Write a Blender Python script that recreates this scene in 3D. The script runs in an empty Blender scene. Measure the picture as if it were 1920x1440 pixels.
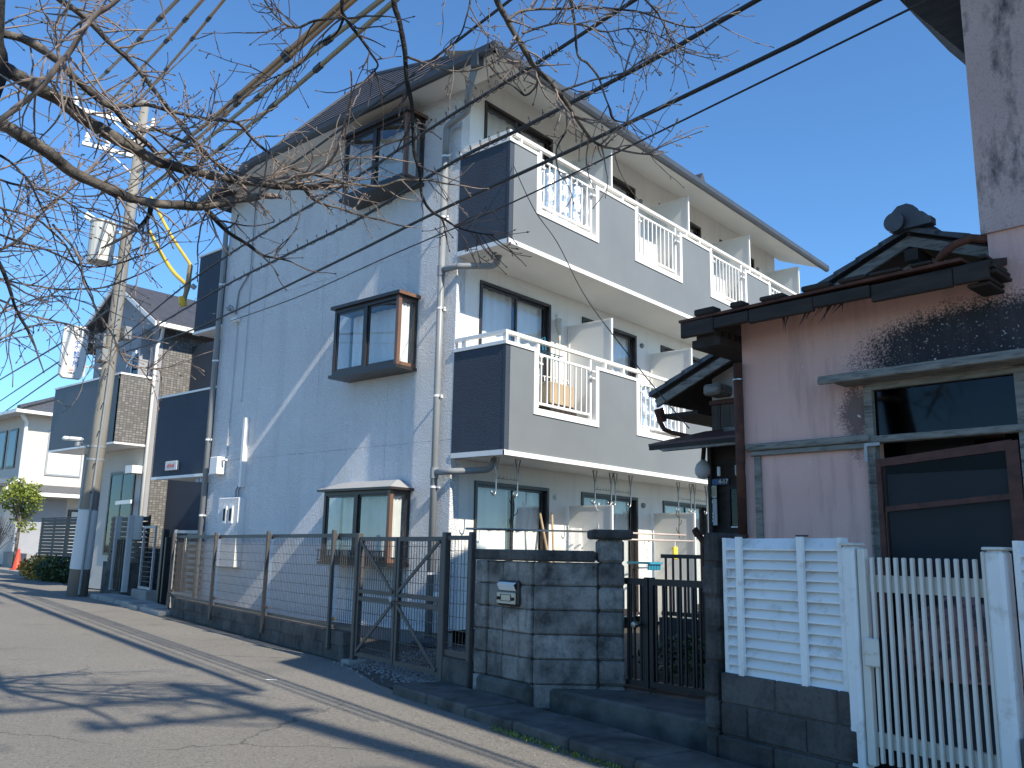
import bpy, bmesh, math, random
from mathutils import Vector, Matrix, noise as mnoise
R = math.radians
random.seed(7)

# ---------------------------------------------------------------- camera
sc = bpy.context.scene
F_PX, CAM_H = 1629.42, 1.2
YAW, PITCH, ROLL = R(-40.718), R(10.893), R(1.111)
_f = Vector((math.sin(YAW)*math.cos(PITCH), math.cos(YAW)*math.cos(PITCH), math.sin(PITCH)))
_r = Vector((math.cos(YAW), -math.sin(YAW), 0)); _u = _r.cross(_f)
_r2 = math.cos(ROLL)*_r + math.sin(ROLL)*_u
_u2 = -math.sin(ROLL)*_r + math.cos(ROLL)*_u
CAM = Vector((0, 0, CAM_H))
cd = bpy.data.cameras.new('camera'); cam = bpy.data.objects.new('camera', cd)
sc.collection.objects.link(cam); sc.camera = cam
cd.sensor_width = 36; cd.lens = 36*F_PX/1920; cd.clip_start = .05; cd.clip_end = 3000
m3 = Matrix((_r2, _u2, -_f)).transposed()
cam.matrix_world = Matrix.Translation(CAM) @ m3.to_4x4()

# ---------------------------------------------------------------- sky, sun, exposure
SUN_EL, SUN_OFF = R(39.6), R(5.5)      # the sun stands down the street to the right
to_sun = Vector((math.cos(SUN_OFF)*math.cos(SUN_EL), -math.sin(SUN_OFF)*math.cos(SUN_EL), math.sin(SUN_EL)))
w = bpy.data.worlds.new('World'); sc.world = w; w.use_nodes = True
nt = w.node_tree; bg = nt.nodes['Background']
sky = nt.nodes.new('ShaderNodeTexSky'); sky.sky_type = 'NISHITA'; sky.sun_disc = False
sky.sun_elevation = SUN_EL; sky.sun_rotation = R(90)+SUN_OFF
sky.air_density = 1.0; sky.dust_density = 0.05; sky.ozone_density = 5.0; sky.altitude = 30
wb_=nt.nodes.new('ShaderNodeMix'); wb_.data_type='RGBA'; wb_.blend_type='MULTIPLY'; wb_.inputs[0].default_value=1; wb_.inputs[7].default_value=(.70,.97,1.12,1)   # cool white balance
nt.links.new(sky.outputs[0], wb_.inputs[6]); nt.links.new(wb_.outputs[2], bg.inputs[0]); bg.inputs[1].default_value = 0.135
sd = bpy.data.lights.new('sun', 'SUN'); sun = bpy.data.objects.new('sun', sd); sc.collection.objects.link(sun)
sd.energy = 5.0; sd.angle = R(.53); sd.color = (1, .915, .77)
sun.rotation_euler = to_sun.to_track_quat('Z', 'Y').to_euler()
vs = sc.view_settings; vs.view_transform = 'Standard'; vs.look = 'None'; vs.exposure = 0.55; vs.gamma = 1
sc.cycles.max_bounces = 6; sc.cycles.transparent_max_bounces = 16
try: sc.cycles.sample_clamp_indirect = 6
except Exception: pass

# ---------------------------------------------------------------- helpers
COL = sc.collection
def at(px, py, d):
    """point at camera depth d (metres) on the line of sight through pixel px,py of the 1920x1440 photograph"""
    return CAM + (_r2*((px-960)/F_PX) - _u2*((py-720)/F_PX) + _f)*d

class MB:
    def __init__(s, T=None): s.v = []; s.f = []; s.T = T
    def add(s, vs, fs):
        o = len(s.v)
        s.v += [tuple(s.T @ Vector(p)) if s.T else tuple(p) for p in vs]
        s.f += [tuple(i+o for i in f) for f in fs]
        return s
    def box(s, x0, x1, y0, y1, z0, z1):
        return s.add([(x0,y0,z0),(x1,y0,z0),(x1,y1,z0),(x0,y1,z0),(x0,y0,z1),(x1,y0,z1),(x1,y1,z1),(x0,y1,z1)],
              [(0,3,2,1),(4,5,6,7),(0,1,5,4),(1,2,6,5),(2,3,7,6),(3,0,4,7)])
    def cbox(s, x0, x1, y0, y1, z0, z1, c=.01):
        """box with chamfered edges"""
        X=(x0,x1);Y=(y0,y1);Z=(z0,z1); vs=[]; idx={}
        for i in (0,1):
            for j in (0,1):
                for k in (0,1):
                    sx,sy,sz=(1-2*i),(1-2*j),(1-2*k)
                    for a,(dx,dy,dz) in enumerate(((0,c,c),(c,0,c),(c,c,0))):
                        idx[i,j,k,a]=len(vs); vs.append((X[i]+sx*dx,Y[j]+sy*dy,Z[k]+sz*dz))
        fs=[]
        for i in (0,1):
            q=[idx[i,0,0,0],idx[i,1,0,0],idx[i,1,1,0],idx[i,0,1,0]]; fs.append(q if i else q[::-1])
        for j in (0,1):
            q=[idx[0,j,0,1],idx[1,j,0,1],idx[1,j,1,1],idx[0,j,1,1]]; fs.append(q[::-1] if j else q)
        for k in (0,1):
            q=[idx[0,0,k,2],idx[1,0,k,2],idx[1,1,k,2],idx[0,1,k,2]]; fs.append(q if k else q[::-1])
        for i in (0,1):
            for j in (0,1): fs.append([idx[i,j,0,0],idx[i,j,0,1],idx[i,j,1,1],idx[i,j,1,0]])
        for i in (0,1):
            for k in (0,1): fs.append([idx[i,0,k,0],idx[i,0,k,2],idx[i,1,k,2],idx[i,1,k,0]])
        for j in (0,1):
            for k in (0,1): fs.append([idx[0,j,k,1],idx[0,j,k,2],idx[1,j,k,2],idx[1,j,k,1]])
        for i in (0,1):
            for j in (0,1):
                for k in (0,1): fs.append([idx[i,j,k,0],idx[i,j,k,1],idx[i,j,k,2]])
        s.fix=True
        return s.add(vs,fs)
    def bar(s, p, q, w, h=None, up=(0,0,1)):
        """rectangular bar from p to q: w across, h along up"""
        h = h or w; p=Vector(p);q=Vector(q);d=(q-p).normalized();u=Vector(up)
        if abs(d.dot(u))>.98: u=Vector((0,1,0))
        a=d.cross(u).normalized();b=a.cross(d).normalized();a*=w/2;b*=h/2
        return s.add([p-a-b,p+a-b,p+a+b,p-a+b,q-a-b,q+a-b,q+a+b,q-a+b],
              [(0,1,2,3),(7,6,5,4),(0,4,5,1),(1,5,6,2),(2,6,7,3),(3,7,4,0)])
    def tube(s, pts, r, n=8, caps=True):
        pts=[Vector(p) for p in pts]; m=len(pts)
        rs = r if isinstance(r,(list,tuple)) else [r]*m
        t0=(pts[1]-pts[0]).normalized(); a=t0.orthogonal().normalized()
        vs=[];fs=[]
        for i,p in enumerate(pts):
            t=(pts[min(i+1,m-1)]-pts[max(i-1,0)])
            t = t.normalized() if t.length>1e-9 else t0
            a=(a-t*a.dot(t)); a = a.normalized() if a.length>1e-6 else t.orthogonal().normalized()
            b=t.cross(a)
            for k in range(n):
                an=2*math.pi*k/n; vs.append(p+(a*math.cos(an)+b*math.sin(an))*rs[i])
        for i in range(m-1):
            for k in range(n):
                k2=(k+1)%n; fs.append((i*n+k,i*n+k2,(i+1)*n+k2,(i+1)*n+k))
        if caps: fs.append(tuple(range(n-1,-1,-1))); fs.append(tuple((m-1)*n+k for k in range(n)))
        return s.add(vs,fs)
    def prism(s, poly, ext):
        """closed polygon (3d points) pushed along vector ext"""
        n=len(poly);e=Vector(ext);P=[Vector(p) for p in poly]
        fs=[tuple(range(n)),tuple(range(2*n-1,n-1,-1))]+[(i,i+n,(i+1)%n+n,(i+1)%n) for i in range(n)]
        s.fix=True
        return s.add(P+[p+e for p in P],fs)
    def poly(s, pts): return s.add(pts,[tuple(range(len(pts)))])
    def lathe(s, prof, c=(0,0,0), n=16):
        vs=[];fs=[];c=Vector(c)
        for r,z in prof:
            for k in range(n):
                a=2*math.pi*k/n; vs.append(c+Vector((r*math.cos(a),r*math.sin(a),z)))
        for i in range(len(prof)-1):
            for k in range(n):
                k2=(k+1)%n; fs.append((i*n+k,i*n+k2,(i+1)*n+k2,(i+1)*n+k))
        fs.append(tuple(range(n-1,-1,-1))); fs.append(tuple((len(prof)-1)*n+k for k in range(n)))
        return s.add(vs,fs)
    def grid(s, fn, nu, nv):
        vs=[fn(i/nu,j/nv) for j in range(nv+1) for i in range(nu+1)]
        fs=[(j*(nu+1)+i,j*(nu+1)+i+1,(j+1)*(nu+1)+i+1,(j+1)*(nu+1)+i) for j in range(nv) for i in range(nu)]
        return s.add(vs,fs)
    fix=False
    def mesh(s, name, mat, smooth=False):
        me=bpy.data.meshes.new(name); me.from_pydata(s.v,[],s.f)
        if s.fix:
            bm=bmesh.new(); bm.from_mesh(me); bmesh.ops.recalc_face_normals(bm,faces=bm.faces); bm.to_mesh(me); bm.free()
        if mat: me.materials.append(M[mat] if isinstance(mat,str) else mat)
        if smooth: me.shade_smooth()
        me.update(); return me
    def build(s, name, mat, parent=None, loc=(0,0,0), rz=0, smooth=False):
        return link(name, s.mesh(name,mat,smooth), parent, loc, rz)

def link(name, me, parent=None, loc=(0,0,0), rz=0):
    o=bpy.data.objects.new(name,me); COL.objects.link(o); o.location=loc
    if rz: o.rotation_euler=(0,0,rz)
    if parent: o.parent=parent
    return o
def tag(o, label, cat, group=None):
    o['label']=label; o['category']=cat
    if group: o['group']=group
    return o
def thing(name, label, cat, loc=(0,0,0), rz=0, group=None):
    o=bpy.data.objects.new(name,None); COL.objects.link(o); o.location=loc; o.rotation_euler=(0,0,rz)
    o.empty_display_size=.2
    return tag(o,label,cat,group)
def struct(o): o['kind']='structure'; return o
def stuff(o): o['kind']='stuff'; return o
def copy_tree(o, parent=None):
    c=o.copy(); COL.objects.link(c); c.parent=parent
    for ch in list(o.children): copy_tree(ch,c)
    return c
def sag(p, q, s, n=14):
    p=Vector(p);q=Vector(q)
    return [p.lerp(q,i/n)-Vector((0,0,s*4*(i/n)*(1-i/n))) for i in range(n+1)]

# ---------------------------------------------------------------- materials
M={}
def nodes(name):
    m=bpy.data.materials.new(name); m.use_nodes=True; M[name]=m
    n=m.node_tree.nodes; l=m.node_tree.links; b=n['Principled BSDF']
    return m,n,l,b
def mixc(n,l,fac,a,b):
    x=n.new('ShaderNodeMix'); x.data_type='RGBA'
    for sock,val in ((x.inputs[0],fac),(x.inputs[6],a),(x.inputs[7],b)):
        if isinstance(val,(int,float)): sock.default_value=val
        elif isinstance(val,tuple): sock.default_value=(*val[:3],1)
        else: l.new(val,sock)
    return x.outputs[2]
def noise(n,l,vec,scale,detail=4,rough=.55):
    t=n.new('ShaderNodeTexNoise'); t.inputs['Scale'].default_value=scale; t.inputs['Detail'].default_value=detail; t.inputs['Roughness'].default_value=rough
    l.new(vec,t.inputs['Vector']); return t.outputs[0]
def ramp(n,l,fac,a,b):
    r=n.new('ShaderNodeMapRange'); r.inputs[1].default_value=a; r.inputs[2].default_value=b; l.new(fac,r.inputs[0]); r.clamp=True
    return r.outputs[0]
def math_(n,l,op,a,b=0):
    x=n.new('ShaderNodeMath'); x.operation=op
    for s_,v in zip(x.inputs,(a,b)):
        if isinstance(v,(int,float)): s_.default_value=v
        else: l.new(v,s_)
    return x.outputs[0]
def pos(n,l,stretch=None):
    g=n.new('ShaderNodeNewGeometry').outputs['Position']
    if stretch:
        mp=n.new('ShaderNodeMapping'); mp.inputs['Scale'].default_value=stretch; l.new(g,mp.inputs[0]); return mp.outputs[0]
    return g
def bumpn(n,l,b,h,strength,dist):
    bp=n.new('ShaderNodeBump'); bp.inputs['Strength'].default_value=strength; bp.inputs['Distance'].default_value=dist
    l.new(h,bp.inputs['Height']); l.new(bp.outputs[0],b.inputs['Normal'])
def mat(name, col, rough=.6, var=.12, scale=3., metal=0, dirt=None, dscale=2., dlo=.5, dhi=.75, bump=0, bscale=60, bdist=.004, piece=.0, stretch=None, spec=.5, emit=None):
    m,n,l,b=nodes(name); p=pos(n,l,stretch)
    nz=noise(n,l,p,scale,6)
    lo=tuple(max(0,c*(1-var)) for c in col); hi=tuple(min(1,c*(1+var)) for c in col)
    c=mixc(n,l,ramp(n,l,nz,.3,.7),lo,hi)
    if piece:
        oi=n.new('ShaderNodeObjectInfo').outputs['Random']
        k=math_(n,l,'MULTIPLY_ADD',oi,piece*2); 
        k.node.inputs[2].default_value=1-piece
        hs=n.new('ShaderNodeHueSaturation'); l.new(k,hs.inputs['Value']); l.new(c,hs.inputs['Color']); c=hs.outputs[0]
    if dirt:
        dn=noise(n,l,p,dscale,8,.65); c=mixc(n,l,ramp(n,l,dn,dlo,dhi),c,dirt)
    l.new(c,b.inputs['Base Color'])
    b.inputs['Roughness'].default_value=rough; b.inputs['Metallic'].default_value=metal; b.inputs['Specular IOR Level'].default_value=spec
    if bump: bumpn(n,l,b,noise(n,l,p,bscale,5),bump,bdist)
    if emit: b.inputs['Emission Color'].default_value=(*col,1); b.inputs['Emission Strength'].default_value=emit
    return m
def stucco(name,col,scale=42,strength=.9,dist=.02,var=.04):
    m,n,l,b=nodes(name); p=pos(n,l)
    a=noise(n,l,p,scale,3,.5); a=ramp(n,l,a,.42,.6)
    big=noise(n,l,p,1.2,4)
    c=mixc(n,l,ramp(n,l,big,.3,.7),tuple(x*(1-var) for x in col),tuple(min(1,x*(1+var)) for x in col))
    st=noise(n,l,pos(n,l,(3.,3.,.25)),1.6,5); c=mixc(n,l,math_(n,l,'MULTIPLY',ramp(n,l,st,.52,.8),.32),c,tuple(x*.6 for x in col))
    l.new(c,b.inputs['Base Color']); b.inputs['Roughness'].default_value=.75
    bumpn(n,l,b,a,strength,dist); return m

stucco('wall_paint',(.82,.835,.85),58,1.,.012)
stucco('facade_paint',(.82,.80,.755),46,.3,.004)
stucco('navy_paint',(.036,.051,.076),60,.5,.006,.1)
mat('slate_paint',(.165,.178,.184),.55,.06,1.5,bump=.15,bscale=180,bdist=.002,dirt=(.55,.56,.58),dscale=38,dlo=.735,dhi=.76)
mat('white_paint',(.80,.79,.765),.5,.04,2)
mat('soffit_paint',(.80,.785,.745),.7,.03,1.5)
mat('white_metal',(.80,.79,.76),.35,.04,4,dirt=(.55,.5,.42),dscale=3,dlo=.66,dhi=.9)
mat('pipe_grey',(.23,.245,.255),.42,.08,3)
mat('dark_bronze',(.030,.025,.024),.35,.15,4)
mat('brown_alu',(.16,.088,.06),.35,.1,4)
mat('bay_hood',(.34,.34,.34),.4,.06,3)
mat('roof_slate',(.055,.056,.066),.6,.2,6,bump=.2,bscale=40)
mat('gutter',(.055,.062,.072),.4,.12,3)
mat('concrete',(.30,.285,.26),.85,.15,3,dirt=(.10,.095,.085),dscale=1.5,dlo=.5,dhi=.8,bump=.4,bscale=70)
mat('footing',(.27,.26,.245),.85,.12,3,bump=.3,bscale=60)
mat('steel',(.34,.335,.32),.35,.08,6,metal=1)
mat('galvanised',(.36,.37,.385),.5,.12,6,metal=.5)
mat('fence_bronze',(.062,.056,.052),.55,.18,6,dirt=(.13,.105,.085),dscale=5,dlo=.62,dhi=.8)
mat('gate_black',(.012,.011,.012),.45,.2,6)
mat('white_cloth',(.75,.75,.73),.9,.05,6)
mat('sheer',(.86,.87,.86),.9,.06,3)
mat('dull_curtain',(.66,.67,.65),.9,.08,3)
mat('black_cable',(.012,.012,.013),.55,.2,5)
mat('tube_brown',(.36,.185,.055),.42,.2,1.5)
mat('tube_yellow',(.75,.47,.03),.45,.1,3)
mat('tube_olive',(.27,.21,.10),.45,.2,2)
mat('pole_concrete',(.235,.225,.20),.85,.12,2,dirt=(.20,.17,.13),dscale=1.2,dlo=.5,dhi=.85,bump=.25,bscale=60,stretch=(2,2,.4))
mat('pole_sheet',(.62,.62,.60),.6,.06,1,dirt=(.36,.25,.12),dscale=1.1,dlo=.6,dhi=.8,stretch=(4,4,.25))
mat('grey_tank',(.50,.50,.46),.5,.05,3)
mat('porcelain',(.85,.86,.86),.2,.03,3)
mat('sign_white',(.58,.58,.565),.35,.03,3)
mat('sign_blue',(.02,.10,.32),.5,.05,3)
mat('sign_red',(.55,.10,.08),.5,.05,3)
mat('plate_blue',(.02,.05,.10),.4,.1,3)
mat('plate_pale',(.52,.51,.44),.5,.1,20)
mat('plate_gold',(.30,.27,.14),.5,.1,20)
mat('rust',(.065,.022,.014),.75,.35,12,dirt=(.12,.042,.022),dscale=6,dlo=.45,dhi=.65)
mat('old_wood',(.075,.062,.052),.85,.35,3,dirt=(.20,.19,.18),dscale=6,dlo=.58,dhi=.8,stretch=(8,8,.7),bump=.5,bscale=14,bdist=.01,piece=.2)
mat('dark_wood',(.030,.022,.018),.8,.4,4,bump=.4,bscale=20,bdist=.008,stretch=(1,4,6))
mat('grey_wood',(.22,.21,.185),.85,.25,6,dirt=(.06,.055,.05),dscale=7,dlo=.5,dhi=.7,stretch=(1,3,6),bump=.5,bscale=14,bdist=.006)
mat('red_wood',(.10,.036,.026),.7,.25,6,dirt=(.04,.018,.014),dscale=5,dlo=.5,dhi=.75,stretch=(2,2,3))
mat('kawara',(.075,.08,.09),.5,.25,7,dirt=(.16,.165,.17),dscale=9,dlo=.55,dhi=.75,piece=.2)
mat('porch_roof',(.085,.035,.030),.55,.2,5)
mat('plaster_white',(.55,.55,.54),.85,.1,3,dirt=(.30,.24,.17),dscale=4,dlo=.6,dhi=.85)
mat('louver_white',(.80,.80,.78),.45,.07,2,dirt=(.40,.34,.26),dscale=9,dlo=.55,dhi=.85,piece=.05)
mat('gate_cream',(.66,.64,.57),.45,.07,3,dirt=(.38,.31,.21),dscale=6,dlo=.58,dhi=.8)
mat('tile_balcony_dark',(.060,.066,.085),.5,.1,5)
mat('siding_blue',(.30,.31,.34),.6,.06,2)
mat('house_white',(.56,.52,.465),.75,.04,2)
mat('house_soffit',(.62,.63,.64),.75,.04,2)  # even cool pale grey of the far house's soffit
mat('plain_grey_wall',(.42,.42,.41),.8,.08,2)
mat('fence_brown',(.055,.045,.038),.6,.12,5,piece=.12)
mat('cone_red',(.62,.07,.03),.45,.08,3)
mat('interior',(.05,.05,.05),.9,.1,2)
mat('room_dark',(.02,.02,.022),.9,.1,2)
mat('silver_foil',(.72,.73,.74),.22,.1,8,metal=.9,bump=.7,bscale=16,bdist=.03)
mat('cardboard',(.40,.30,.19),.8,.1,4)
mat('cloth_blue',(.13,.26,.42),.85,.3,10)
mat('cloth_yellow',(.70,.55,.06),.8,.2,6)
mat('aqua_plastic',(.03,.24,.36),.35,.1,4)
mat('pink_box',(.55,.22,.36),.6,.2,8)
mat('pole_bamboo',(.55,.45,.40),.4,.1,5)
mat('bark',(.125,.108,.092),.9,.4,8,dirt=(.020,.018,.017),dscale=7,dlo=.43,dhi=.6,bump=.9,bscale=24,bdist=.02)
mat('bark_dark',(.013,.012,.011),.95,.4,9,dirt=(.035,.042,.015),dscale=5,dlo=.64,dhi=.8,bump=1.,bscale=18,bdist=.04)
mat('twig',(.19,.15,.128),.75,.3,14,dirt=(.07,.05,.045),dscale=10,dlo=.5,dhi=.7)
mat('twig_dark',(.075,.055,.05),.8,.3,14)
mat('leaf_green',(.16,.20,.025),.5,.45,9)
mat('leaf_dark',(.055,.085,.025),.5,.5,9)
mat('leaf_gold',(.42,.26,.045),.6,.4,9)
mat('leaf_brown',(.16,.075,.05),.7,.4,9)
mat('soil',(.06,.05,.04),.95,.3,5,bump=.6,bscale=30)
mat('moss_concrete',(.11,.105,.095),.9,.25,4,dirt=(.035,.034,.03),dscale=3,dlo=.42,dhi=.66,bump=.5,bscale=50)
mat('gravel',(.26,.25,.235),.9,.4,20,piece=.2)
mat('heap_cloth',(.30,.17,.155),.9,.4,14,dirt=(.07,.06,.06),dscale=11,dlo=.5,dhi=.58)
mat('tarp',(.02,.024,.03),.6,.3,6)
mat('ground_far',(.15,.14,.12),.95,.2,.3)

def asphalt():
    m,n,l,b=nodes('asphalt'); p=pos(n,l)
    big=noise(n,l,p,.35,5); c=mixc(n,l,ramp(n,l,big,.3,.7),(.235,.215,.182),(.275,.252,.215))
    v=n.new('ShaderNodeTexVoronoi'); v.inputs['Scale'].default_value=85; l.new(p,v.inputs['Vector'])
    s=n.new('ShaderNodeSeparateColor'); l.new(v.outputs['Color'],s.inputs[0])
    c=mixc(n,l,ramp(n,l,s.outputs[0],.88,.99),c,(.36,.34,.31))
    c=mixc(n,l,ramp(n,l,s.outputs[1],.78,.98),c,(.12,.112,.10))
    fine=noise(n,l,p,140,3); c=mixc(n,l,math_(n,l,'MULTIPLY',ramp(n,l,fine,.35,.7),.45),c,(.08,.076,.07))
    pa=noise(n,l,p,1.1,3); c=mixc(n,l,math_(n,l,'MULTIPLY',ramp(n,l,pa,.56,.64),.25),c,(.10,.096,.09))
    mp=n.new('ShaderNodeMapping'); mp.inputs['Rotation'].default_value=(0,0,R(14)); mp.inputs['Scale'].default_value=(.12,1.1,1); l.new(p,mp.inputs[0])
    tr_=noise(n,l,mp.outputs[0],1.0,4); c=mixc(n,l,math_(n,l,'MULTIPLY',ramp(n,l,tr_,.45,.7),.35),c,(.17,.158,.137))      # worn wheel tracks
    wv=n.new('ShaderNodeTexNoise'); wv.inputs['Scale'].default_value=2.2; wv.inputs['Detail'].default_value=5; l.new(p,wv.inputs['Vector'])
    ds=n.new('ShaderNodeVectorMath'); ds.operation='MULTIPLY_ADD'; l.new(wv.outputs['Color'],ds.inputs[0]); ds.inputs[1].default_value=(.5,.5,0); l.new(p,ds.inputs[2])
    ck=n.new('ShaderNodeTexVoronoi'); ck.feature='DISTANCE_TO_EDGE'; ck.inputs['Scale'].default_value=.42; l.new(ds.outputs[0],ck.inputs['Vector'])
    cm=math_(n,l,'MULTIPLY',ramp(n,l,ck.outputs['Distance'],.006,.002),ramp(n,l,noise(n,l,p,.5,2),.48,.56)); c=mixc(n,l,math_(n,l,'MULTIPLY',cm,.7),c,(.06,.056,.05))   # hairline cracks
    l.new(c,b.inputs['Base Color']); b.inputs['Roughness'].default_value=.85
    h=noise(n,l,p,110,4,.7); bumpn(n,l,b,h,.8,.012)
asphalt()
def block_mat(name,c0,c1,dark):
    m,n,l,b=nodes(name); p=pos(n,l)
    oi=n.new('ShaderNodeObjectInfo').outputs['Random']
    c=mixc(n,l,oi,c0,c1)
    st=noise(n,l,p,2.6,8,.7); c=mixc(n,l,ramp(n,l,st,.44,.66),c,dark)
    sp=noise(n,l,p,38,4,.7); c=mixc(n,l,math_(n,l,'MULTIPLY',ramp(n,l,sp,.5,.72),.6),c,tuple(x*.5 for x in c0))
    top=noise(n,l,pos(n,l,(5,5,.6)),2,5); c=mixc(n,l,math_(n,l,'MULTIPLY',ramp(n,l,top,.55,.7),.55),c,dark)
    l.new(c,b.inputs['Base Color']); b.inputs['Roughness'].default_value=.92
    bumpn(n,l,b,noise(n,l,p,55,6,.7),.8,.012)
block_mat('block',(.25,.23,.205),(.40,.375,.34),(.055,.049,.045))
block_mat('block_dark',(.075,.068,.062),(.125,.115,.105),(.026,.024,.023))
def pink():
    """faded pink mortar with black mould in its own patches: a fan above the window hood, a streak beside it"""
    m,n,l,b=nodes('pink_mortar')
    tc=n.new('ShaderNodeTexCoord').outputs['Object']
    sx=n.new('ShaderNodeSeparateXYZ'); l.new(tc,sx.inputs[0]); X,Z=sx.outputs[0],sx.outputs[2]
    p=pos(n,l)
    nz=noise(n,l,p,1.6,6); c=mixc(n,l,ramp(n,l,nz,.3,.72),(.66,.40,.345),(.75,.485,.42))
    sm=noise(n,l,p,9,8,.7)
    # mould fan: centre u=1.75,z=2.55, broad to the right
    dx=math_(n,l,'MULTIPLY',math_(n,l,'SUBTRACT',X,1.72),1.05); dz=math_(n,l,'MULTIPLY',math_(n,l,'SUBTRACT',Z,2.52),3.0)
    r=math_(n,l,'SQRT',math_(n,l,'ADD',math_(n,l,'MULTIPLY',dx,dx),math_(n,l,'MULTIPLY',dz,dz)))
    r=math_(n,l,'ADD',r,math_(n,l,'MULTIPLY',math_(n,l,'SUBTRACT',sm,.5),.35))
    spk=noise(n,l,p,75,3,.6)
    fan=ramp(n,l,math_(n,l,'ADD',math_(n,l,'MULTIPLY',ramp(n,l,r,1.12,.45),1.1),math_(n,l,'MULTIPLY',math_(n,l,'SUBTRACT',spk,.5),1.5)),.30,.72)
    c=mixc(n,l,fan,c,(.030,.028,.034))
    fl=noise(n,l,p,60,3); c=mixc(n,l,math_(n,l,'MULTIPLY',fan,ramp(n,l,fl,.64,.68)),c,(.40,.38,.38))
    # streak left of the window
    ex=math_(n,l,'ABSOLUTE',math_(n,l,'SUBTRACT',X,.86)); ex=math_(n,l,'ADD',math_(n,l,'MULTIPLY',ex,6.),math_(n,l,'ABSOLUTE',math_(n,l,'MULTIPLY',math_(n,l,'SUBTRACT',Z,2.15),2.6)))
    ex=math_(n,l,'ADD',ex,math_(n,l,'MULTIPLY',math_(n,l,'SUBTRACT',sm,.5),.7))
    sk=ramp(n,l,math_(n,l,'ADD',math_(n,l,'MULTIPLY',ramp(n,l,ex,1.25,.3),1.0),math_(n,l,'MULTIPLY',math_(n,l,'SUBTRACT',spk,.5),1.4)),.32,.8)
    c=mixc(n,l,math_(n,l,'MULTIPLY',sk,.8),c,(.055,.045,.045))
    # water grime running down from the eave
    g=noise(n,l,pos(n,l,(4,4,.5)),2.2,7,.65); c=mixc(n,l,math_(n,l,'MULTIPLY',ramp(n,l,g,.48,.72),.4),c,(.13,.10,.10))
    pk=noise(n,l,p,26,2); c=mixc(n,l,ramp(n,l,pk,.735,.75),c,(.60,.55,.53))
    l.new(c,b.inputs['Base Color']); b.inputs['Roughness'].default_value=.9
    bumpn(n,l,b,noise(n,l,p,70,5),.4,.008)
pink()
def pink_upper():
    m,n,l,b=nodes('pink_concrete'); p=pos(n,l)
    nz=noise(n,l,p,2.2,6); c=mixc(n,l,ramp(n,l,nz,.3,.7),(.50,.36,.335),(.58,.44,.41))
    sm=noise(n,l,pos(n,l,(2.2,2.2,.8)),2.6,9,.72); c=mixc(n,l,ramp(n,l,sm,.5,.66),c,(.07,.065,.075))
    fl=noise(n,l,p,80,3); c=mixc(n,l,math_(n,l,'MULTIPLY',ramp(n,l,fl,.5,.75),.4),c,(.14,.12,.125))
    l.new(c,b.inputs['Base Color']); b.inputs['Roughness'].default_value=.9
    bumpn(n,l,b,noise(n,l,p,60,5),.6,.01)
pink_upper()
def tiles(name,c1,c2,mortar,w=.09,h=.06):
    m,n,l,b=nodes(name); tc=n.new('ShaderNodeTexCoord').outputs['Object']
    mp=n.new('ShaderNodeMapping'); mp.inputs['Rotation'].default_value=(R(90),0,R(90)) ; 
    sx=n.new('ShaderNodeSeparateXYZ'); l.new(tc,sx.inputs[0]); cx=n.new('ShaderNodeCombineXYZ')
    l.new(math_(n,l,'ADD',sx.outputs[0],sx.outputs[1]),cx.inputs[0]); l.new(sx.outputs[2],cx.inputs[1])
    t=n.new('ShaderNodeTexBrick'); t.inputs['Scale'].default_value=1; t.inputs['Brick Width'].default_value=w; t.inputs['Row Height'].default_value=h; t.inputs['Mortar Size'].default_value=.009
    t.offset=0; t.inputs['Color1'].default_value=(*c1,1); t.inputs['Color2'].default_value=(*c2,1); t.inputs['Mortar'].default_value=(*mortar,1); t.inputs['Bias'].default_value=-.2
    l.new(cx.outputs[0],t.inputs['Vector']); l.new(t.outputs[0],b.inputs['Base Color']); b.inputs['Roughness'].default_value=.5
    bumpn(n,l,b,t.outputs['Fac'],-.6,.01)
tiles('tile_wall',(.13,.127,.122),(.27,.26,.245),(.085,.085,.085))
def glass(name,tint,refl=.5,rough=.02,trans=.97):
    m=bpy.data.materials.new(name); m.use_nodes=True; M[name]=m; n=m.node_tree.nodes; l=m.node_tree.links
    n.remove(n['Principled BSDF']); out=n['Material Output']
    tr=n.new('ShaderNodeBsdfTransparent'); tr.inputs[0].default_value=(*[trans*x for x in tint],1)
    gl=n.new('ShaderNodeBsdfGlossy'); gl.inputs['Roughness'].default_value=rough; gl.inputs[0].default_value=(.9,.95,1,1)
    fr=n.new('ShaderNodeLayerWeight'); fr.inputs[0].default_value=.5
    pw=n.new('ShaderNodeMath'); pw.operation='POWER'; l.new(fr.outputs['Facing'],pw.inputs[0]); pw.inputs[1].default_value=4
    k=n.new('ShaderNodeMath'); k.operation='MULTIPLY_ADD'; l.new(pw.outputs[0],k.inputs[0]); k.inputs[1].default_value=.9; k.inputs[2].default_value=refl*.10; k.use_clamp=True
    mx=n.new('ShaderNodeMixShader'); l.new(k.outputs[0],mx.inputs[0]); l.new(tr.outputs[0],mx.inputs[1]); l.new(gl.outputs[0],mx.inputs[2]); l.new(mx.outputs[0],out.inputs[0])
glass('glass',(.97,.98,.98))
glass('glass_dark',(.35,.38,.40),.25,.04,.8)
glass('glass_frosted',(.62,.63,.66),.12,.35,.8)
glass('plastic_film',(1,1,1),.6,.2,.8)
def translucent(name,col,alpha):
    m,n,l,b=nodes(name); b.inputs['Base Color'].default_value=(*col,1); b.inputs['Alpha'].default_value=alpha; b.inputs['Roughness'].default_value=.5
translucent('screen_board',(.80,.80,.77),.93)
translucent('clear_sheet',(.85,.86,.86),.45)

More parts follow.
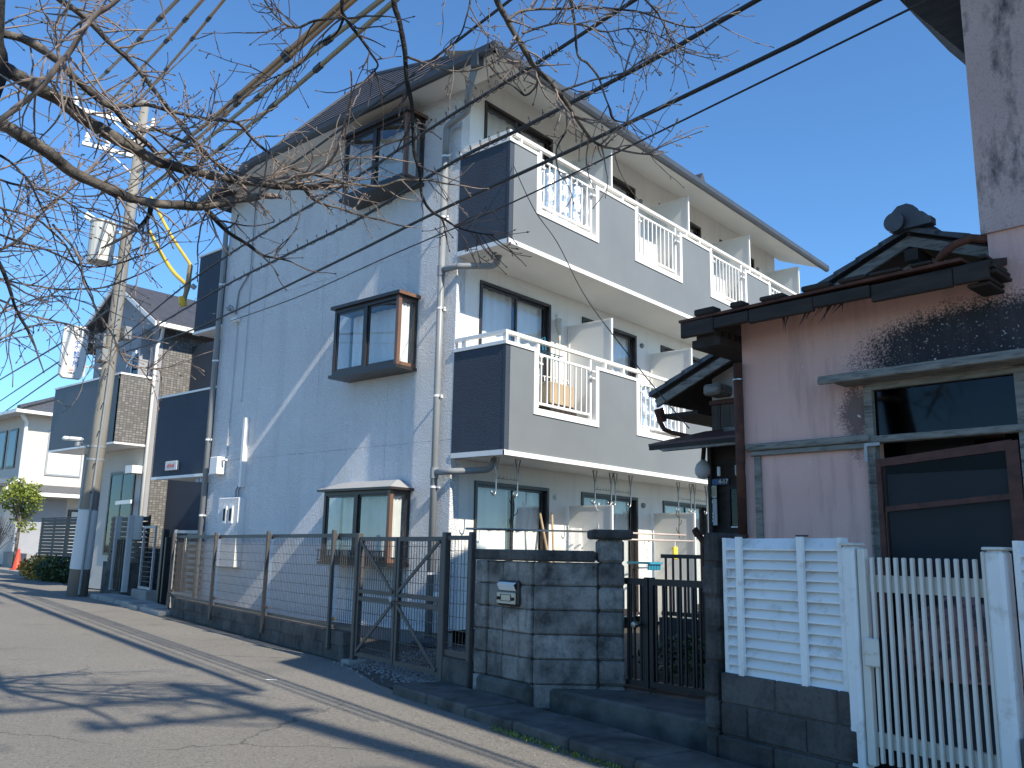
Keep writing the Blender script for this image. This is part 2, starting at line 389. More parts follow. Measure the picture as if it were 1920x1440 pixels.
def text_mesh(body, size, mat_, vertical=False, name='lettering', parent=None, loc=(0,0,0), rz=0, spacing=1.0):
    """flat lettering as a mesh standing in the local XZ plane facing -Y"""
    cu=bpy.data.curves.new(name,'FONT'); cu.body='\n'.join(body) if vertical else body; cu.size=size; cu.align_x='CENTER'; cu.align_y='CENTER'; cu.space_line=spacing*(.92 if vertical else 1)
    cu.offset=size*.022; cu.extrude=.0015; cu.resolution_u=3
    o=bpy.data.objects.new('tmp',cu); COL.objects.link(o)
    dg=bpy.context.evaluated_depsgraph_get(); me=bpy.data.meshes.new_from_object(o.evaluated_get(dg))
    bpy.data.objects.remove(o)
    me.transform(Matrix.Rotation(R(90),4,'X')); me.materials.clear(); me.materials.append(M[mat_])
    return link(name,me,parent,loc,rz)

# ================================================================ GROUND
ST=R(14.)      # the street runs 14 degrees off the apartment wall
b=MB(); b.poly([(-700,-500,-.03),(700,-500,-.03),(700,900,-.03),(-700,900,-.03)])
struct(b.build('ground','ground_far'))
edge=[(14,-.2),(6,2.05),(-2.9,4.46),(-5.6,5.2),(-7.7,6.2),(-14.4,7.88),(-20.3,9.2),(-29,12.0),(-38,13.5),(-46,14.1),(-70,15.9)]
opp=[(14,-5.2),(6,-3.2),(-2.9,-.9),(-5.6,-.25),(-7.7,.3),(-14.4,2.2),(-20.3,3.9),(-29,6.8),(-38,8.3),(-46,8.9),(-70,10.7)]
b=MB()
for i in range(len(edge)-1):
    b.add([(*opp[i],0),(*edge[i],0),(*edge[i+1],0),(*opp[i+1],0)],[(3,2,1,0)])
struct(b.build('road','asphalt'))
# apartment yard: gravel bed between fence and wall, spilling out through the gate
b=MB(); b.poly([(-5.0,5.5,.004),(-3.0,6.4,.004),(-6.9,22,.004),(-8.1,22,.004),(-8.1,8.2,.004),(-16.5,8.3,.004),(-16.4,8.25,.004),(-7.7,6.2,.004),(-6.2,5.45,.004),(-5.6,5.3,.004)])
struct(b.build('yard_ground','soil'))
b=MB(); rnd=random.Random(3)
for i in range(2600):
    if i<1500: t=rnd.random(); x=-5.5-2.2*t; y=5.85+.30*(-5.5-x)+rnd.gauss(-.05,.18)
    else: x=rnd.uniform(-7.9,-5.3); y=rnd.uniform(5.9-.25*(x+5.3),8.0)
    s_=rnd.uniform(.008,.024); h=s_*rnd.uniform(.5,.9); a=rnd.random()*6.3; c_,d_=math.cos(a)*s_,math.sin(a)*s_
    b.add([(x+c_,y+d_,.0),(x-d_,y+c_,.0),(x-c_*1.1,y-d_,.0),(x+d_,y-c_*.8,.0),(x+.2*c_,y,.006+h)],[(0,1,4),(1,2,4),(2,3,4),(3,0,4)])
stuff(tag(b.build('gravel','gravel'),'loose grey gravel spilling out under the bronze mesh gate','gravel'))

b=MB(); b.prism([(-31.5,12.5,-.02),(-38,13.55,-.02),(-46,14.15,-.02),(-60,15.2,-.02),(-60,22,-.02),(-31.5,22,-.02)],(0,0,.14)); struct(b.build('pavement','concrete'))
# kerb slabs: each laid stone is a piece of the kerb
kerb=thing('kerb','weathered concrete kerb slabs along the edge of the road','kerb',(-5.75,5.22,0),-R(15.6))
x=0; rnd=random.Random(5)
for i in range(9):
    L=.6 if i<2 else .62
    k=MB().cbox(x+.006,x+L-.006,-.02,.46,-.06,.075+rnd.uniform(-.008,.008),.014)
    k.build('kerb_stone','moss_concrete',kerb,(0,rnd.uniform(-.01,.01),0),rnd.uniform(-.006,.006)); x+=L
kerb2=thing('kerb','pale broken kerb slabs between the utility pole and mesh fence','kerb',(-20.1,9.2,0),-R(13.3))
x=0
for i in range(8):
    k=MB().cbox(x+.008,x+.70,-.12,.42,-.05,.085+rnd.uniform(-.012,.012),.02); k.build('kerb_stone','concrete',kerb2,(0,rnd.uniform(-.02,.02),0),rnd.uniform(-.012,.012)); x+=.72
b=MB(); rnd=random.Random(9)
for i in range(420):
    t=rnd.random(); x=-4.15+2.2*t+rnd.gauss(0,.03); y=4.80-.275*(x+4.15)+rnd.gauss(-.03,.025)-.06
    for k in range(3):
        a=rnd.random()*6.3; r_=rnd.uniform(.006,.02); z=rnd.uniform(.004,.03)
        b.add([(x,y,0),(x+r_*math.cos(a),y+r_*math.sin(a),z),(x+r_*math.cos(a+.6),y+r_*math.sin(a+.6),z*.8)],[(0,1,2)])
stuff(tag(b.build('weeds','leaf_green'),'small green weeds in the gutter along the kerb','weeds'))
# concrete step in front of the black gate
b=MB(); b.cbox(-4.35,-2.42,-.0,0,0,.0001,.00001) if False else None
step=MB(Matrix.Translation((-4.55,5.62,0))@Matrix.Rotation(-R(12),4,'Z'))
step.cbox(0,2.05,0,1.6,-.05,.16,.02)
tag(step.build('concrete_step','moss_concrete'),'dark mossy concrete step in front of the black gate','step')

# ================================================================ APARTMENT BUILDING
AX,AY=-7.95,8.05
apt=thing('apartment_building','three-storey white apartment block with slate-blue balconies','building',(AX,AY,0))
W,D=5.85,10.4           # width along street, depth
ZT=7.95                 # wall top
def wall_open(u0,u1,z0,z1,ops,t,mb=None,T=None):
    """wall in XZ from u0..u1, outside face y=0, thickness t, rectangular openings (a,b,c,d)"""
    mb=mb or MB(T); us=sorted({u0,u1,*[o[0] for o in ops],*[o[1] for o in ops]}); zs=sorted({z0,z1,*[o[2] for o in ops],*[o[3] for o in ops]})
    us=[u for u in us if u0<=u<=u1]; zs=[z for z in zs if z0<=z<=z1]
    for i in range(len(us)-1):
        run=None
        for j in range(len(zs)-1):
            cu,cz=(us[i]+us[i+1])/2,(zs[j]+zs[j+1])/2
            if any(o[0]<cu<o[1] and o[2]<cz<o[3] for o in ops):
                if run is not None: mb.box(us[i],us[i+1],0,t,run,zs[j]); run=None
            elif run is None: run=zs[j]
        if run is not None: mb.box(us[i],us[i+1],0,t,run,zs[-1])
    return mb
FAC=Matrix.Rotation(R(90),4,'Z')      # local x->building y, outward = +x
MB().box(-W,0,.014,.16,.2,ZT).build('wall','wall_paint',apt)
# painted wall panels with fine recessed joints
us=[-W,-4.55,-2.92,-1.3,0]; zs=[.2,2.62,5.36,ZT]
for i in range(4):
    for j in range(3):
        MB().box(us[i]+(.002 if i else 0),us[i+1]-(.002 if i<3 else 0),-.004,.012,zs[j]+.002,zs[j+1]-.002).build('wall_panel','wall_paint',apt)
MB().box(-W-.004,.004,-.022,-.005,.17,.205).build('skirt_flashing','white_paint',apt)
MB().box(-W+.02,-.02,.01,.14,-.05,.168).build('footing','footing',apt)
UN=2.41
win=[(.46+UN*k,2.05+UN*k) for k in range(4)]
ops=[]
for (a,c) in win: ops+=[(a,c,.22,2.12),(a,c,2.95,4.91),(a,c,5.70,7.63)]
wall_open(.161,D,.2,ZT+.1,ops,.14).build('wall','facade_paint',apt,(0,0,0),R(90))
MB().box(-W,-W+.14,.161,D,.2,ZT).build('wall','facade_paint',apt)
MB().box(-W+.14,-.14,D-.14,D,.2,ZT).build('wall','facade_paint',apt)
MB().box(-.02,.004,.0,.163,.2,ZT+.08).build('corner_post','wall_paint',apt)
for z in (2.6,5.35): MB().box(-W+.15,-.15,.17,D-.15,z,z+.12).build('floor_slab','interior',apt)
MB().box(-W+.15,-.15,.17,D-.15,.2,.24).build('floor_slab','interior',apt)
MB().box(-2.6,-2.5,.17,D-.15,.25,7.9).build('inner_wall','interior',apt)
for k in range(8):
    z=3.05 if k%2==0 else .5

def curtain(mb,w,h,y,seed,amp=.022,waves=9,x0=0,z0=0):
    r=random.Random(seed); ph=[r.random()*6.3 for _ in range(4)]
    mb.grid(lambda u,v:(x0+u*w, y+amp*math.sin(u*waves*6.28+ph[0]+.5*math.sin(u*9+ph[1]))*(.6+.4*(1-v))+.01*math.sin(u*17+ph[2]), z0+v*h),int(waves*8),4)
def sliding_window(parent,u,z,w,h,seed,cur='sheer',rz=R(90),base=(0,0),extra=None):
    """two-leaf sliding window: frame mesh with sashes, panes and curtain below it; local x right, y inward"""
    fr=MB(); t=.045
    fr.box(0,w,-.02,.09,h-t,h); fr.box(0,w,-.03,.09,0,t); fr.box(0,t,-.02,.09,t,h-t); fr.box(w-t,w,-.02,.09,t,h-t)
    loc=(base[0],base[1]+u,z) if rz else (base[0]+u,base[1],z)
    o=fr.build('window','dark_bronze',parent,loc,rz)
    hw=w/2
    for k,(a,yy) in enumerate(((t,.01),(hw-.03,.045))):
        s=MB(); b_=a+hw-t+.03; q=.035
        s.box(a,a+q,yy,yy+.03,t,h-t); s.box(b_-q,b_,yy,yy+.03,t,h-t); s.box(a+q,b_-q,yy,yy+.03,t,t+q+.02); s.box(a+q,b_-q,yy,yy+.03,h-t-q,h-t)
        s.build('sash','dark_bronze',o)
        MB().box(a+q,b_-q,yy+.012,yy+.018,t+q+.02,h-t-q).build('pane','glass',o)
    c=MB(); r=random.Random(seed)
    curtain(c,w*.96,h*.96,.135,seed,.02,8,w*.02,h*.02); c.build('curtain',cur,o,smooth=True)
    return o
for k,(a,c) in enumerate(win):
    sliding_window(apt,a,.22,1.59,1.90,k,'dull_curtain' if k else 'sheer')
    sliding_window(apt,a,2.95,1.59,1.96,10+k,'sheer' if k<2 else 'dull_curtain')
    sliding_window(apt,a,5.70,1.59,1.93,20+k,'sheer')
# folded white sheets standing inside the nearest ground-floor window
pl=MB()
for k in range(11):
    x=.12+.06*k+(.42 if k>5 else 0); pl.add([(x,.1,.12),(x+.045,.085,.12),(x+.045,.085,.62+.12*math.sin(k*1.3)),(x,.1,.66+.1*math.sin(k*1.3+.4))],[(0,1,2,3)])
pl.build('folded_sheets','white_cloth',apt,(.0,.46,.22),R(90))

# wall vents beside the windows
for k in range(4):
    for z in (2.05,4.82,7.5):
        v=MB(); v.lathe([(.045,0),(.045,.03),(.03,.045)],n=12); o=v.build('vent_cap','pipe_grey' if k%2 else 'white_metal',apt,(.0,2.22+UN*k,z-.05)); o.rotation_euler=(0,R(90),0)

# bay windows on the street wall
def bay(z,h,hood,seed,cur,label):
    w,d=1.40,.36; x0=-2.14; t=.05
    fr=MB()
    for x in (0,w-t): fr.box(x,x+t,-d,-d+t,t,h-t)
    fr.box(0,w,-d,-.006,0,t); fr.box(0,w,-d,-.006,h-t,h)
    fr.box(w/2-.03,w/2+.03,-d+.004,-d+.035,t,h-t); fr.box(0,t,-.056,-.006,t,h-t); fr.box(w-t,w,-.056,-.006,t,h-t)
    fr.box(-.03,w+.03,-d-.035,-.006,-.05,-.002)
    o=fr.build('bay_window','dark_bronze',apt,(x0,0,z)); o['label']=label
    MB().box(w-t-.0,w+.004,-d-.005,-d+t+.003,-.0,h-.0).build('corner_post','brown_alu',o)
    MB().box(w-.001,w+.003,-d+t,-.006,0,t).build('sill_trim','brown_alu',o)
    for a,b_,y in ((t,w/2-.03,.015),(w/2+.03,w-t,.03)):
        q=.03; s=MB(); s.box(a,a+q,-d+y,-d+y+.02,t,h-t); s.box(b_-q,b_,-d+y,-d+y+.02,t,h-t); s.box(a+q,b_-q,-d+y,-d+y+.02,t,t+q); s.box(a+q,b_-q,-d+y,-d+y+.02,h-t-q,h-t); s.build('sash','dark_bronze',o)
        MB().box(a+q,b_-q,-d+y+.008,-d+y+.013,t+q,h-t-q).build('pane','glass',o)
    for x in (.015,w-.02): MB().box(x,x+.005,-d+t,-.057,t,h-t).build('pane','glass',o)
    c=MB(); curtain(c,w-.16,h-.14,-.09,seed,.018,8,.08,.07)
    r=[(w-.07,-.1),(w-.07,-d+.09)]
    c.grid(lambda u,v:(w-.075+.012*math.sin(u*20),-.09-u*(d-.17),.07+v*(h-.14)),12,2)
    c.build('curtain',cur,o,smooth=True)
    b=MB()
    if hood:   # sloped metal hood
        e=.07; P=[(-e,-d-e,h+.035),(w+e,-d-e,h+.035),(w+e,-.006,h+.035),(-e,-.006,h+.035),(.14,-.13,h+.15),(w-.14,-.13,h+.15),(w-.14,-.006,h+.15),(.14,-.006,h+.15)]
        b.add(P,[(0,3,2,1),(0,1,5,4),(1,2,6,5),(3,0,4,7),(4,5,6,7),(2,3,7,6)]); b.build('hood','bay_hood',o)
    else:
        b.box(-.05,w+.05,-d-.05,-.006,h+.002,h+.05); b.box(.0,w,-d+.02,-.006,h+.05,h+.075); b.build('hood','dark_bronze',o)
    MB().box(-.075,w+.075,-d-.075,-.006,h+.002,h+.034).build('hood_edge','dark_bronze',o) if hood else MB().box(w+.051,w+.056,-d-.05,-.006,h+.002,h+.05).build('hood_edge','brown_alu',o)
    return o
b1=bay(1.02,.95,True,31,'dull_curtain','ground-floor bay window with sloped metal hood')
b2=bay(3.66,.98,False,32,'sheer','middle-floor bay window with white curtains')
b3=bay(6.38,.98,False,33,'dull_curtain','top-floor bay window below the roof eave')
MB().box(.85,1.02,-.28,-.16,.08,.3).build('package','pink_box',b1); MB().box(1.06,1.2,-.29,-.16,.08,.31).build('package','white_cloth',b1)
r_=MB()
for k in range(24): r_.box(.03+k*.058,.045+k*.058,-.44,-.43,.02,.14)
r_.box(0,1.4,-.445,-.425,.14,.155); r_.box(0,1.4,-.445,-.425,.01,.025); r_.build('flower_rail','dark_bronze',b1)

# balconies
def balcony(zb,zt,zr,floor):
    L=9.85
    o=MB().box(.004,.90,.008,L,zb,zb+.13).build('balcony','soffit_paint',apt); o['label']=f'{floor} balcony running the length of the sunny side'
    MB().box(.0,.925,-.012,.008,zb-.01,zb+.055).build('drip_edge','white_paint',o)
    MB().box(.902,.93,-.012,L,zb-.012,zb+.05).build('drip_edge','white_paint',o)
    MB().box(.002,.905,-.006,.085,zb+.056,zt).build('side_panel','navy_paint',o)
    MB().box(.87,.918,-.008,-.0065,zb+.056,zt).build('corner_trim','navy_paint',o)
    gr=[(.60+2.46*k,1.98+2.46*k) for k in range(4)]
    zo=zb+.62
    ops=[(a,c,zo,zt+1) for a,c in gr]
    p=wall_open(.087,L,zb+.052,zt,ops,.09); p.build('front_panel','slate_paint',o,(.91,0,0),R(90))
    # copings and white reveal frames
    xs=[.087]+[v for g in gr for v in g]+[L]
    MB().box(.0,.925,-.02,.1,zt,zt+.045).build('coping','white_metal',o)
    for i in range(0,len(xs),2): MB().box(.80,.925,xs[i] if i else .101,xs[i+1],zt,zt+.045).build('coping','white_metal',o)
    for a,c in gr:
        f=MB(); f.box(.80,.935,a-.05,a-.002,zo-.05,zt-.003) if False else None
        f.box(.805,.93,a,a+.035,zo,zt+.044); f.box(.805,.93,c-.035,c,zo,zt+.044); f.box(.805,.93,a+.035,c-.035,zo,zo+.035)
        f.box(.9102,.926,a-.045,a,zo-.05,zt-.001); f.box(.9102,.926,c,c+.045,zo-.05,zt-.001); f.box(.9102,.926,a,c,zo-.05,zo)
        f.build('opening_frame','white_metal',o)
        g=MB(); g.box(.85,.89,a+.06,a+.10,zo+.06,zr-.06); g.box(.85,.89,c-.13,c-.09,zo+.06,zr-.06)
        g.box(.855,.885,a+.10,c-.13,zo+.10,zo+.13); g.box(.855,.885,a+.10,c-.13,zt-.02,zt+.01)
        gg=g.build('grille_frame','white_metal',o)
        n=9
        me=None
        for k in range(n):
            y=a+.1+(c-a-.23)*(k+.5)/n
            if me is None: me=MB().box(-.009,.009,-.009,.009,zo+.13,zt-.02).mesh('baluster','white_metal')
            link('baluster',me,o,(.87,y,0))
        cl=MB()
        for y in (a+.08,c-.11):
            for z in (zt-.06,zt-.16): cl.box(.84,.945,y-.035,y+.035,z,z+.025)
        cl.build('rail_clamp','white_metal',o)
    r=MB(); r.box(.845,.905,.0,L,zr-.045,zr); r.build('handrail','white_metal',o)
    MB().box(.002,.844,-.0,.055,zr-.045,zr).build('handrail','white_metal',o)
    y=.03
    ys=[.03]+[v+.0 for a,c in gr for v in (a-.35,c+.25)]
    for y in ys: MB().box(.85,.90,y-.02,y+.02,zt+.045,zr-.046).build('rail_post','white_metal',o)
    MB().box(.12,.16,.01,.05,zt+.045,zr-.046).build('rail_post','white_metal',o)
    for k in range(4):
        y=2.49+UN*k; top=zb+2.28
        MB().box(.05,.80,y,y+.012,zb+.2,top).build('partition_screen','screen_board',o)
        q=MB(); q.box(.80,.835,y-.012,y+.024,zb+.14,top+.01); q.box(.02,.05,y-.012,y+.024,zb+.14,top+.01); q.box(.05,.80,y-.008,y+.02,top-.012,top+.012); q.build('screen_frame','white_metal',o)
    return o
bal2=balcony(2.38,3.78,3.97,'middle-floor'); bal3=balcony(5.13,6.54,6.71,'top-floor')
for k in range(4):
    y=2.49+UN*k
    MB().box(.05,.80,y,y+.012,.1,1.87).build('partition_screen','screen_board',apt)
    q=MB(); q.box(.80,.835,y-.012,y+.024,0,1.88); q.box(.05,.80,y-.008,y+.02,1.86,1.885); q.build('screen_frame','white_metal',apt)

# roof: steep street slope, shallow sunny slope with sloped soffit
ze=7.63; E0=(1.0,-.45); pitch=math.tan(R(51))
Lx=-4.42
A=Vector((-3.25,1.06,ze+pitch*1.51)); Bk=Vector((-3.25,D,A.z))
roof=MB()
R0=Vector((1.0,-.45,ze)); L0=Vector((Lx,-.45,ze)); E1=Vector((1.0,D+.35,ze)); E1b=Vector((-3.25,D+.35,A.z)); L1=Vector((-W-.25,-.45,ze-.33)); L1b=Vector((-W-.25,D+.35,ze-.33))
roof.add([R0,L0,A],[(0,2,1)]); roof.add([R0,E1,E1b,A],[(0,1,2,3)]); roof.add([L0,A,E1b,L1b,L1],[(0,1,2,3,4)])
roof.fix=False
rf=roof.build('roof','roof_slate',apt)
# slate courses on the street slope: overlapping thin strips
rows=MB(); n=15
for k in range(n):
    f0,f1=k/n,(k+1)/n
    def pt(f,side): return (R0.lerp(A,f) if side else L0.lerp(A,f))
    a,b_,c,d=pt(f0,0),pt(f0,1),pt(min(f1+.02,1),1),pt(min(f1+.02,1),0)
    nn=Vector((0,-math.sin(R(51)),math.cos(R(51))))
    lift=nn*.022; rows.add([a+lift,b_+lift,c+nn*.006,d+nn*.006,a+nn*.004,b_+nn*.004],[(0,1,2,3),(4,5,1,0)])
stuff(rows.build('roof_slates','roof_slate',rf))
def hip(p,q): return MB().tube([p,q],[.035,.035],6)
hip(R0+Vector((0,0,.02)),A+Vector((0,0,.03))).build('hip_cap','roof_slate',rf); hip(L0+Vector((0,0,.02)),A+Vector((0,0,.03))).build('hip_cap','roof_slate',rf); hip(A,E1b).build('ridge_cap','roof_slate',rf)
# soffits and fascia
s=MB(); s.add([(1.0,-.45,ze-.03),(1.0,D+.3,ze-.03),(-.01,D+.3,ze+.36),(-.01,-.45,ze+.36)],[(0,3,2,1)])
s.add([(1.0,-.44,ze-.035),(-.01,-.44,ze-.035),(-.01,.01,ze+.33),(1.0,.01,ze-.03)],[(0,1,2,3)])
s.build('soffit','soffit_paint',rf)
MB().add([(-W-.2,-.44,ze-.04),(1.0,-.44,ze-.04),(1.,.0,ze-.036),(-W-.2,.0,ze-.036)],[(0,1,2,3)]).build('soffit','soffit_paint',rf)
def gutter(p,q,out):
    p=Vector(p);q=Vector(q);o=Vector(out); g=MB(); prof=[(0,0),(.0,-.085),(.03,-.115),(.085,-.115),(.11,-.075),(.11,.01),(.095,.01),(.095,-.07),(.02,-.07),(.015,0)]
    g.prism([p+o*a+Vector((0,0,c)) for a,c in prof],q-p); return g
gutter((1.0,-.56,ze+.02),(1.0,D+.4,ze+.02),(1,0,0)).build('gutter','gutter',rf)
gutter((1.1,-.45,ze+.02),(Lx-.0,-.45,ze+.02),(0,-1,0)).build('gutter','gutter',rf)
gutter((Lx,-.45,ze+.02),(-W-.25,-.45,ze-.3),(0,-1,0)).build('gutter','gutter',rf)
MB().box(-.06,.06,-.06,.06,-.16,.02).build('gutter_outlet','gutter',rf,(.75,-.51,ze-.05))
for (y,) in ((3.4,),(7.7,)):
    d=MB(); x=-.35; d.prism([(x,y-.28,ze+.30),(x,y+.28,ze+.30),(x,y+.27,ze+1.15),(x,y,ze+1.58),(x,y-.27,ze+1.15)],(-1.6,0,0)); d.build('roof_vent','roof_slate',rf)
# down-pipes
def pipe(pts,r,parent,m='pipe_grey',name='downpipe',n=10):
    q=[]; pts=[Vector(p) for p in pts]
    q.append(pts[0])
    for i in range(1,len(pts)-1):
        a,b_,c=pts[i-1],pts[i],pts[i+1]; k=min(.07,(a-b_).length*.4,(c-b_).length*.4)
        p0=b_+(a-b_).normalized()*k; p2=b_+(c-b_).normalized()*k
        for t in (0,.25,.5,.75,1): q.append(p0*(1-t)**2+b_*2*t*(1-t)+p2*t*t)
    q.append(pts[-1]); return MB().tube(q,r,n).build(name,m,parent,smooth=True)
px_=-.20
pipe([(.72,-.50,ze-.12),(.50,-.40,ze-.42),(.30,-.2,ze-.55),(px_,-.10,ze-.58),(px_,-.10,ze-1.0)],.048,apt)
MB().tube([(px_,-.10,ze-1.0),(px_,-.10,.12)],.046,12).build('downpipe','pipe_grey',apt,smooth=True)
for z in (.9,2.0,3.2,4.4,5.7,6.6):
    q=MB(); q.tube([(px_,-.10,z-.014),(px_,-.10,z+.014)],.052,12); q.box(px_,px_+.09,-.112,-.088,z-.012,z+.012); q.box(px_-.015,px_+.015,-.1,-.004,z-.01,z+.01); q.build('pipe_bracket','white_metal',apt)
for zb in (2.38,5.13):
    MB().tube([(px_,-.1,zb-.13),(px_,-.1,zb-.27)],.056,12).build('pipe_joint','pipe_grey',apt)
    pipe([(px_,-.1,zb-.19),(.10,-.1,zb-.19),(.30,.12,zb-.17),(.42,.3,zb-.15),(.46,.34,zb+.02)],.043,apt,'pipe_grey','drain_branch')
pxl=-W+.02
pipe([(pxl-.2,-.45,ze-.42),(pxl-.12,-.2,ze-.62),(pxl,-.09,ze-.75),(pxl,-.09,.12)],.045,apt)
for z in (1.7,3.0,4.4,5.8):
    q=MB(); q.tube([(pxl,-.09,z-.014),(pxl,-.09,z+.014)],.052,12); q.box(pxl,pxl+.1,-.10,-.08,z-.012,z+.012); q.build('pipe_bracket','white_metal',apt)
# conduit, boxes on the street wall
cd_=MB(); cd_.box(-.03,.03,-.09,-.005,0,1.15); cd_.build('conduit','white_paint',apt,(-4.76,0,2.15))
MB().box(-.02,.02,-.035,-.005,0,2.35).build('conduit','wall_paint',apt,(-5.33,0,2.7))
MB().box(-.016,.016,-.03,-.005,0,4.0).build('conduit','wall_paint',apt,(-5.02,0,3.6))
j=MB().cbox(-.12,.12,-.17,-.005,-.15,.15,.012).build('junction_box','white_paint',apt,(-5.47,0,2.53)); MB().tube([(.12,-.08,.09),(.25,-.08,.09)],.02,8).build('gland','white_paint',j)
j=MB().cbox(-.09,.09,-.10,-.005,-.04,.04,.008).build('junction_box','white_paint',apt,(-5.33,0,5.08))
mb_=MB().cbox(-.30,.30,-.13,-.005,-.56,.56,.012).build('meter_box','wall_paint',apt,(-4.98,0,1.42))
MB().box(.301,.306,-.131,-.006,-.555,.555).build('box_side','white_paint',mb_)
for x in (-.06,.12):
    MB().box(x-.055,x+.055,-.152,-.131,.14,.42).build('meter_window_frame','white_paint',mb_); MB().box(x-.03,x+.03,-.156,-.153,.18,.38).build('meter_window','room_dark',mb_)
MB().lathe([(.018,0),(.018,.012)],n=10).build('box_knob','white_paint',mb_,(-.24,-.145,-.1))
for x0,x1 in ((-4.86,-5.0),(-4.78,-4.85)):
    MB().tube([(x0,-.04,2.17),(x0-.05,-.05,2.1),(x0-.04,-.05,2.0),(x1+.06,-.05,1.97)],.014,6).build('cable_tail','pipe_grey',apt,smooth=True)
q=MB(); q.tube([(-5.50,-.03,5.35),(-5.45,-.12,5.35),(-5.43,-.16,5.30)],.012,6); q.tube([(-5.52,-.05,5.25),(-5.38,-.1,5.28)],.03,8); q.lathe([(.03,0),(.045,.03),(.03,.06)],(-5.46,-.14,5.25),10); q.build('cable_anchor','galvanised',apt)
pipe([(-5.02,-.03,7.2),(-5.02,-.03,5.9),(-5.2,-.03,5.75),(-5.35,-.03,5.6),(-5.38,-.03,5.2)],.012,apt,'pipe_grey','wall_wire',6)
# wall vent low by the corner + meter by the foot
MB().cbox(-.09,.09,-.1,-.005,-.05,.05,.01).build('outlet_cover','white_paint',apt,(-.08+.02,0,.62))
MB().lathe([(.17,0),(.17,.05),(.12,.09),(.02,.11)],(0,0,0),14)  .build('drain_cap','gutter',apt,(-.2,-.16,.02))

# stair tower parapets left of the wall, set back under the slope limit
def parapet(x0,x1,z0,z1):
    MB().box(x0,x1,.02,.12,z0,z1).build('stair_parapet','navy_paint',apt); MB().box(x0-.02,x1,.0,.14,z1,z1+.035).build('coping','white_metal',apt)
    MB().box(x0-.01,x1,.005,.13,z0-.05,z0-.002).build('drip_edge','white_paint',apt)
    MB().box(x0,x1-.0,.125,2.2,z0-.02,z0+.1).build('landing_slab','soffit_paint',apt)
    MB().box(x0,x0+.1,.125,2.2,z0+.102,z1).build('stair_parapet','navy_paint',apt)
parapet(-7.92,-5.86,2.44,3.94); parapet(-6.86,-5.86,5.10,6.56)
MB().box(-6.95,-5.87,2.2,2.35,0,6.9).build('stair_wall','navy_paint',apt)
MB().box(-7.92,-6.95,2.2,2.35,0,3.9).build('stair_wall','navy_paint',apt)
MB().box(-6.6,-6.5,.5,.6,0,2.38).build('stair_post','white_metal',apt)
sg=MB().cbox(-.21,.21,-.05,.0,-.085,.085,.008).build('name_plate','sign_white',apt,(-7.15,.015,2.62)); sg['label']='small white name plate with pink lettering'
q=MB()
for k in range(6): q.box(-.13+k*.045,-.10+k*.045,-.053,-.0505,-.03,.02+.012*(k%3)*(k<4)+(.02 if k>4 else 0))
q.build('lettering','sign_red',sg)
for k in range(2): MB().lathe([(.05,0),(.05,.05),(.03,.07)],n=10).build('flood_lamp','galvanised',apt,(-6.02-.13*k,-.02,2.28))

# ================================================================ MESH FENCE AND DOUBLE GATE
# local frame: origin at the right end, +x along the street to the right, y inward; measured positions negative to the left
FO=Vector((-5.28,5.68,0)); FR=-R(13.95)
def fx(d): return -d
lowwall=thing('low_block_wall','low soot-dark block wall under the bronze mesh fence','wall',FO,FR)
rnd=random.Random(11)
x=-9.38; me=None
for row,z in enumerate((0,.155)):
    x=-9.38-(.2 if row else 0); first=True
    while x<-2.47:
        a=max(x,-9.38); b_=min(x+.40,-2.45)
        if b_-a>.06:
            MB().cbox(a+.003,b_-.003,-.06,.06,z+.002,z+.153,.008).build('block','block_dark',lowwall,(0,rnd.uniform(-.004,.004),0))
        x+=.40
MB().box(-9.37,-2.46,-.052,.052,-.05,.30).build('mortar','block_dark',lowwall)
def mesh_panel(parent,x0,x1,z0,z1,y=0):
    m=MB(); n=max(2,int((x1-x0)/.05)); r=.0022
    for k in range(1,n): 
        x=x0+(x1-x0)*k/n; m.bar((x,y,z0),(x,y,z1),r*2)
    z=z0+.06
    while z<z1: m.bar((x0,y-.004,z),(x1,y-.004,z),r*2.4,None,(0,1,0)); z+=.115
    return stuff(m.build('wire_mesh','fence_bronze',parent))
fence=thing('mesh_fence','bronze wire mesh fence on the low block wall before the apartment','fence',FO,FR)
posts=[9.5,7.12,4.88,2.80]; 
for i,d in enumerate(posts):
    MB().cbox(-d-.025,-d+.025,-.10,-.06,.0 if False else .1,1.40,.006).build('post','fence_bronze',fence)
    q=MB(); q.box(-d-.02,-d+.02,-.062,-.01,1.30,1.34); q.box(-d-.02,-d+.02,-.062,-.01,.40,.44); q.build('clip','fence_bronze',fence)
MB().box(-2.28,-2.26,-.1,-.05,.3,1.36)
for i in range(3):
    a,c=-posts[i]+.03,-posts[i+1]-.03
    MB().box(a,c,-.035,-.01,1.315,1.36).build('rail','fence_bronze',fence); MB().box(a,c,-.035,-.01,.325,.36).build('rail','fence_bronze',fence); mesh_panel(fence,a,c,.36,1.315,-.022)
a,c=-2.77,-2.29
MB().box(a,c,-.035,-.01,1.315,1.36).build('rail','fence_bronze',fence); MB().box(a,c,-.035,-.01,.325,.36).build('rail','fence_bronze',fence); mesh_panel(fence,a,c,.36,1.315,-.022)
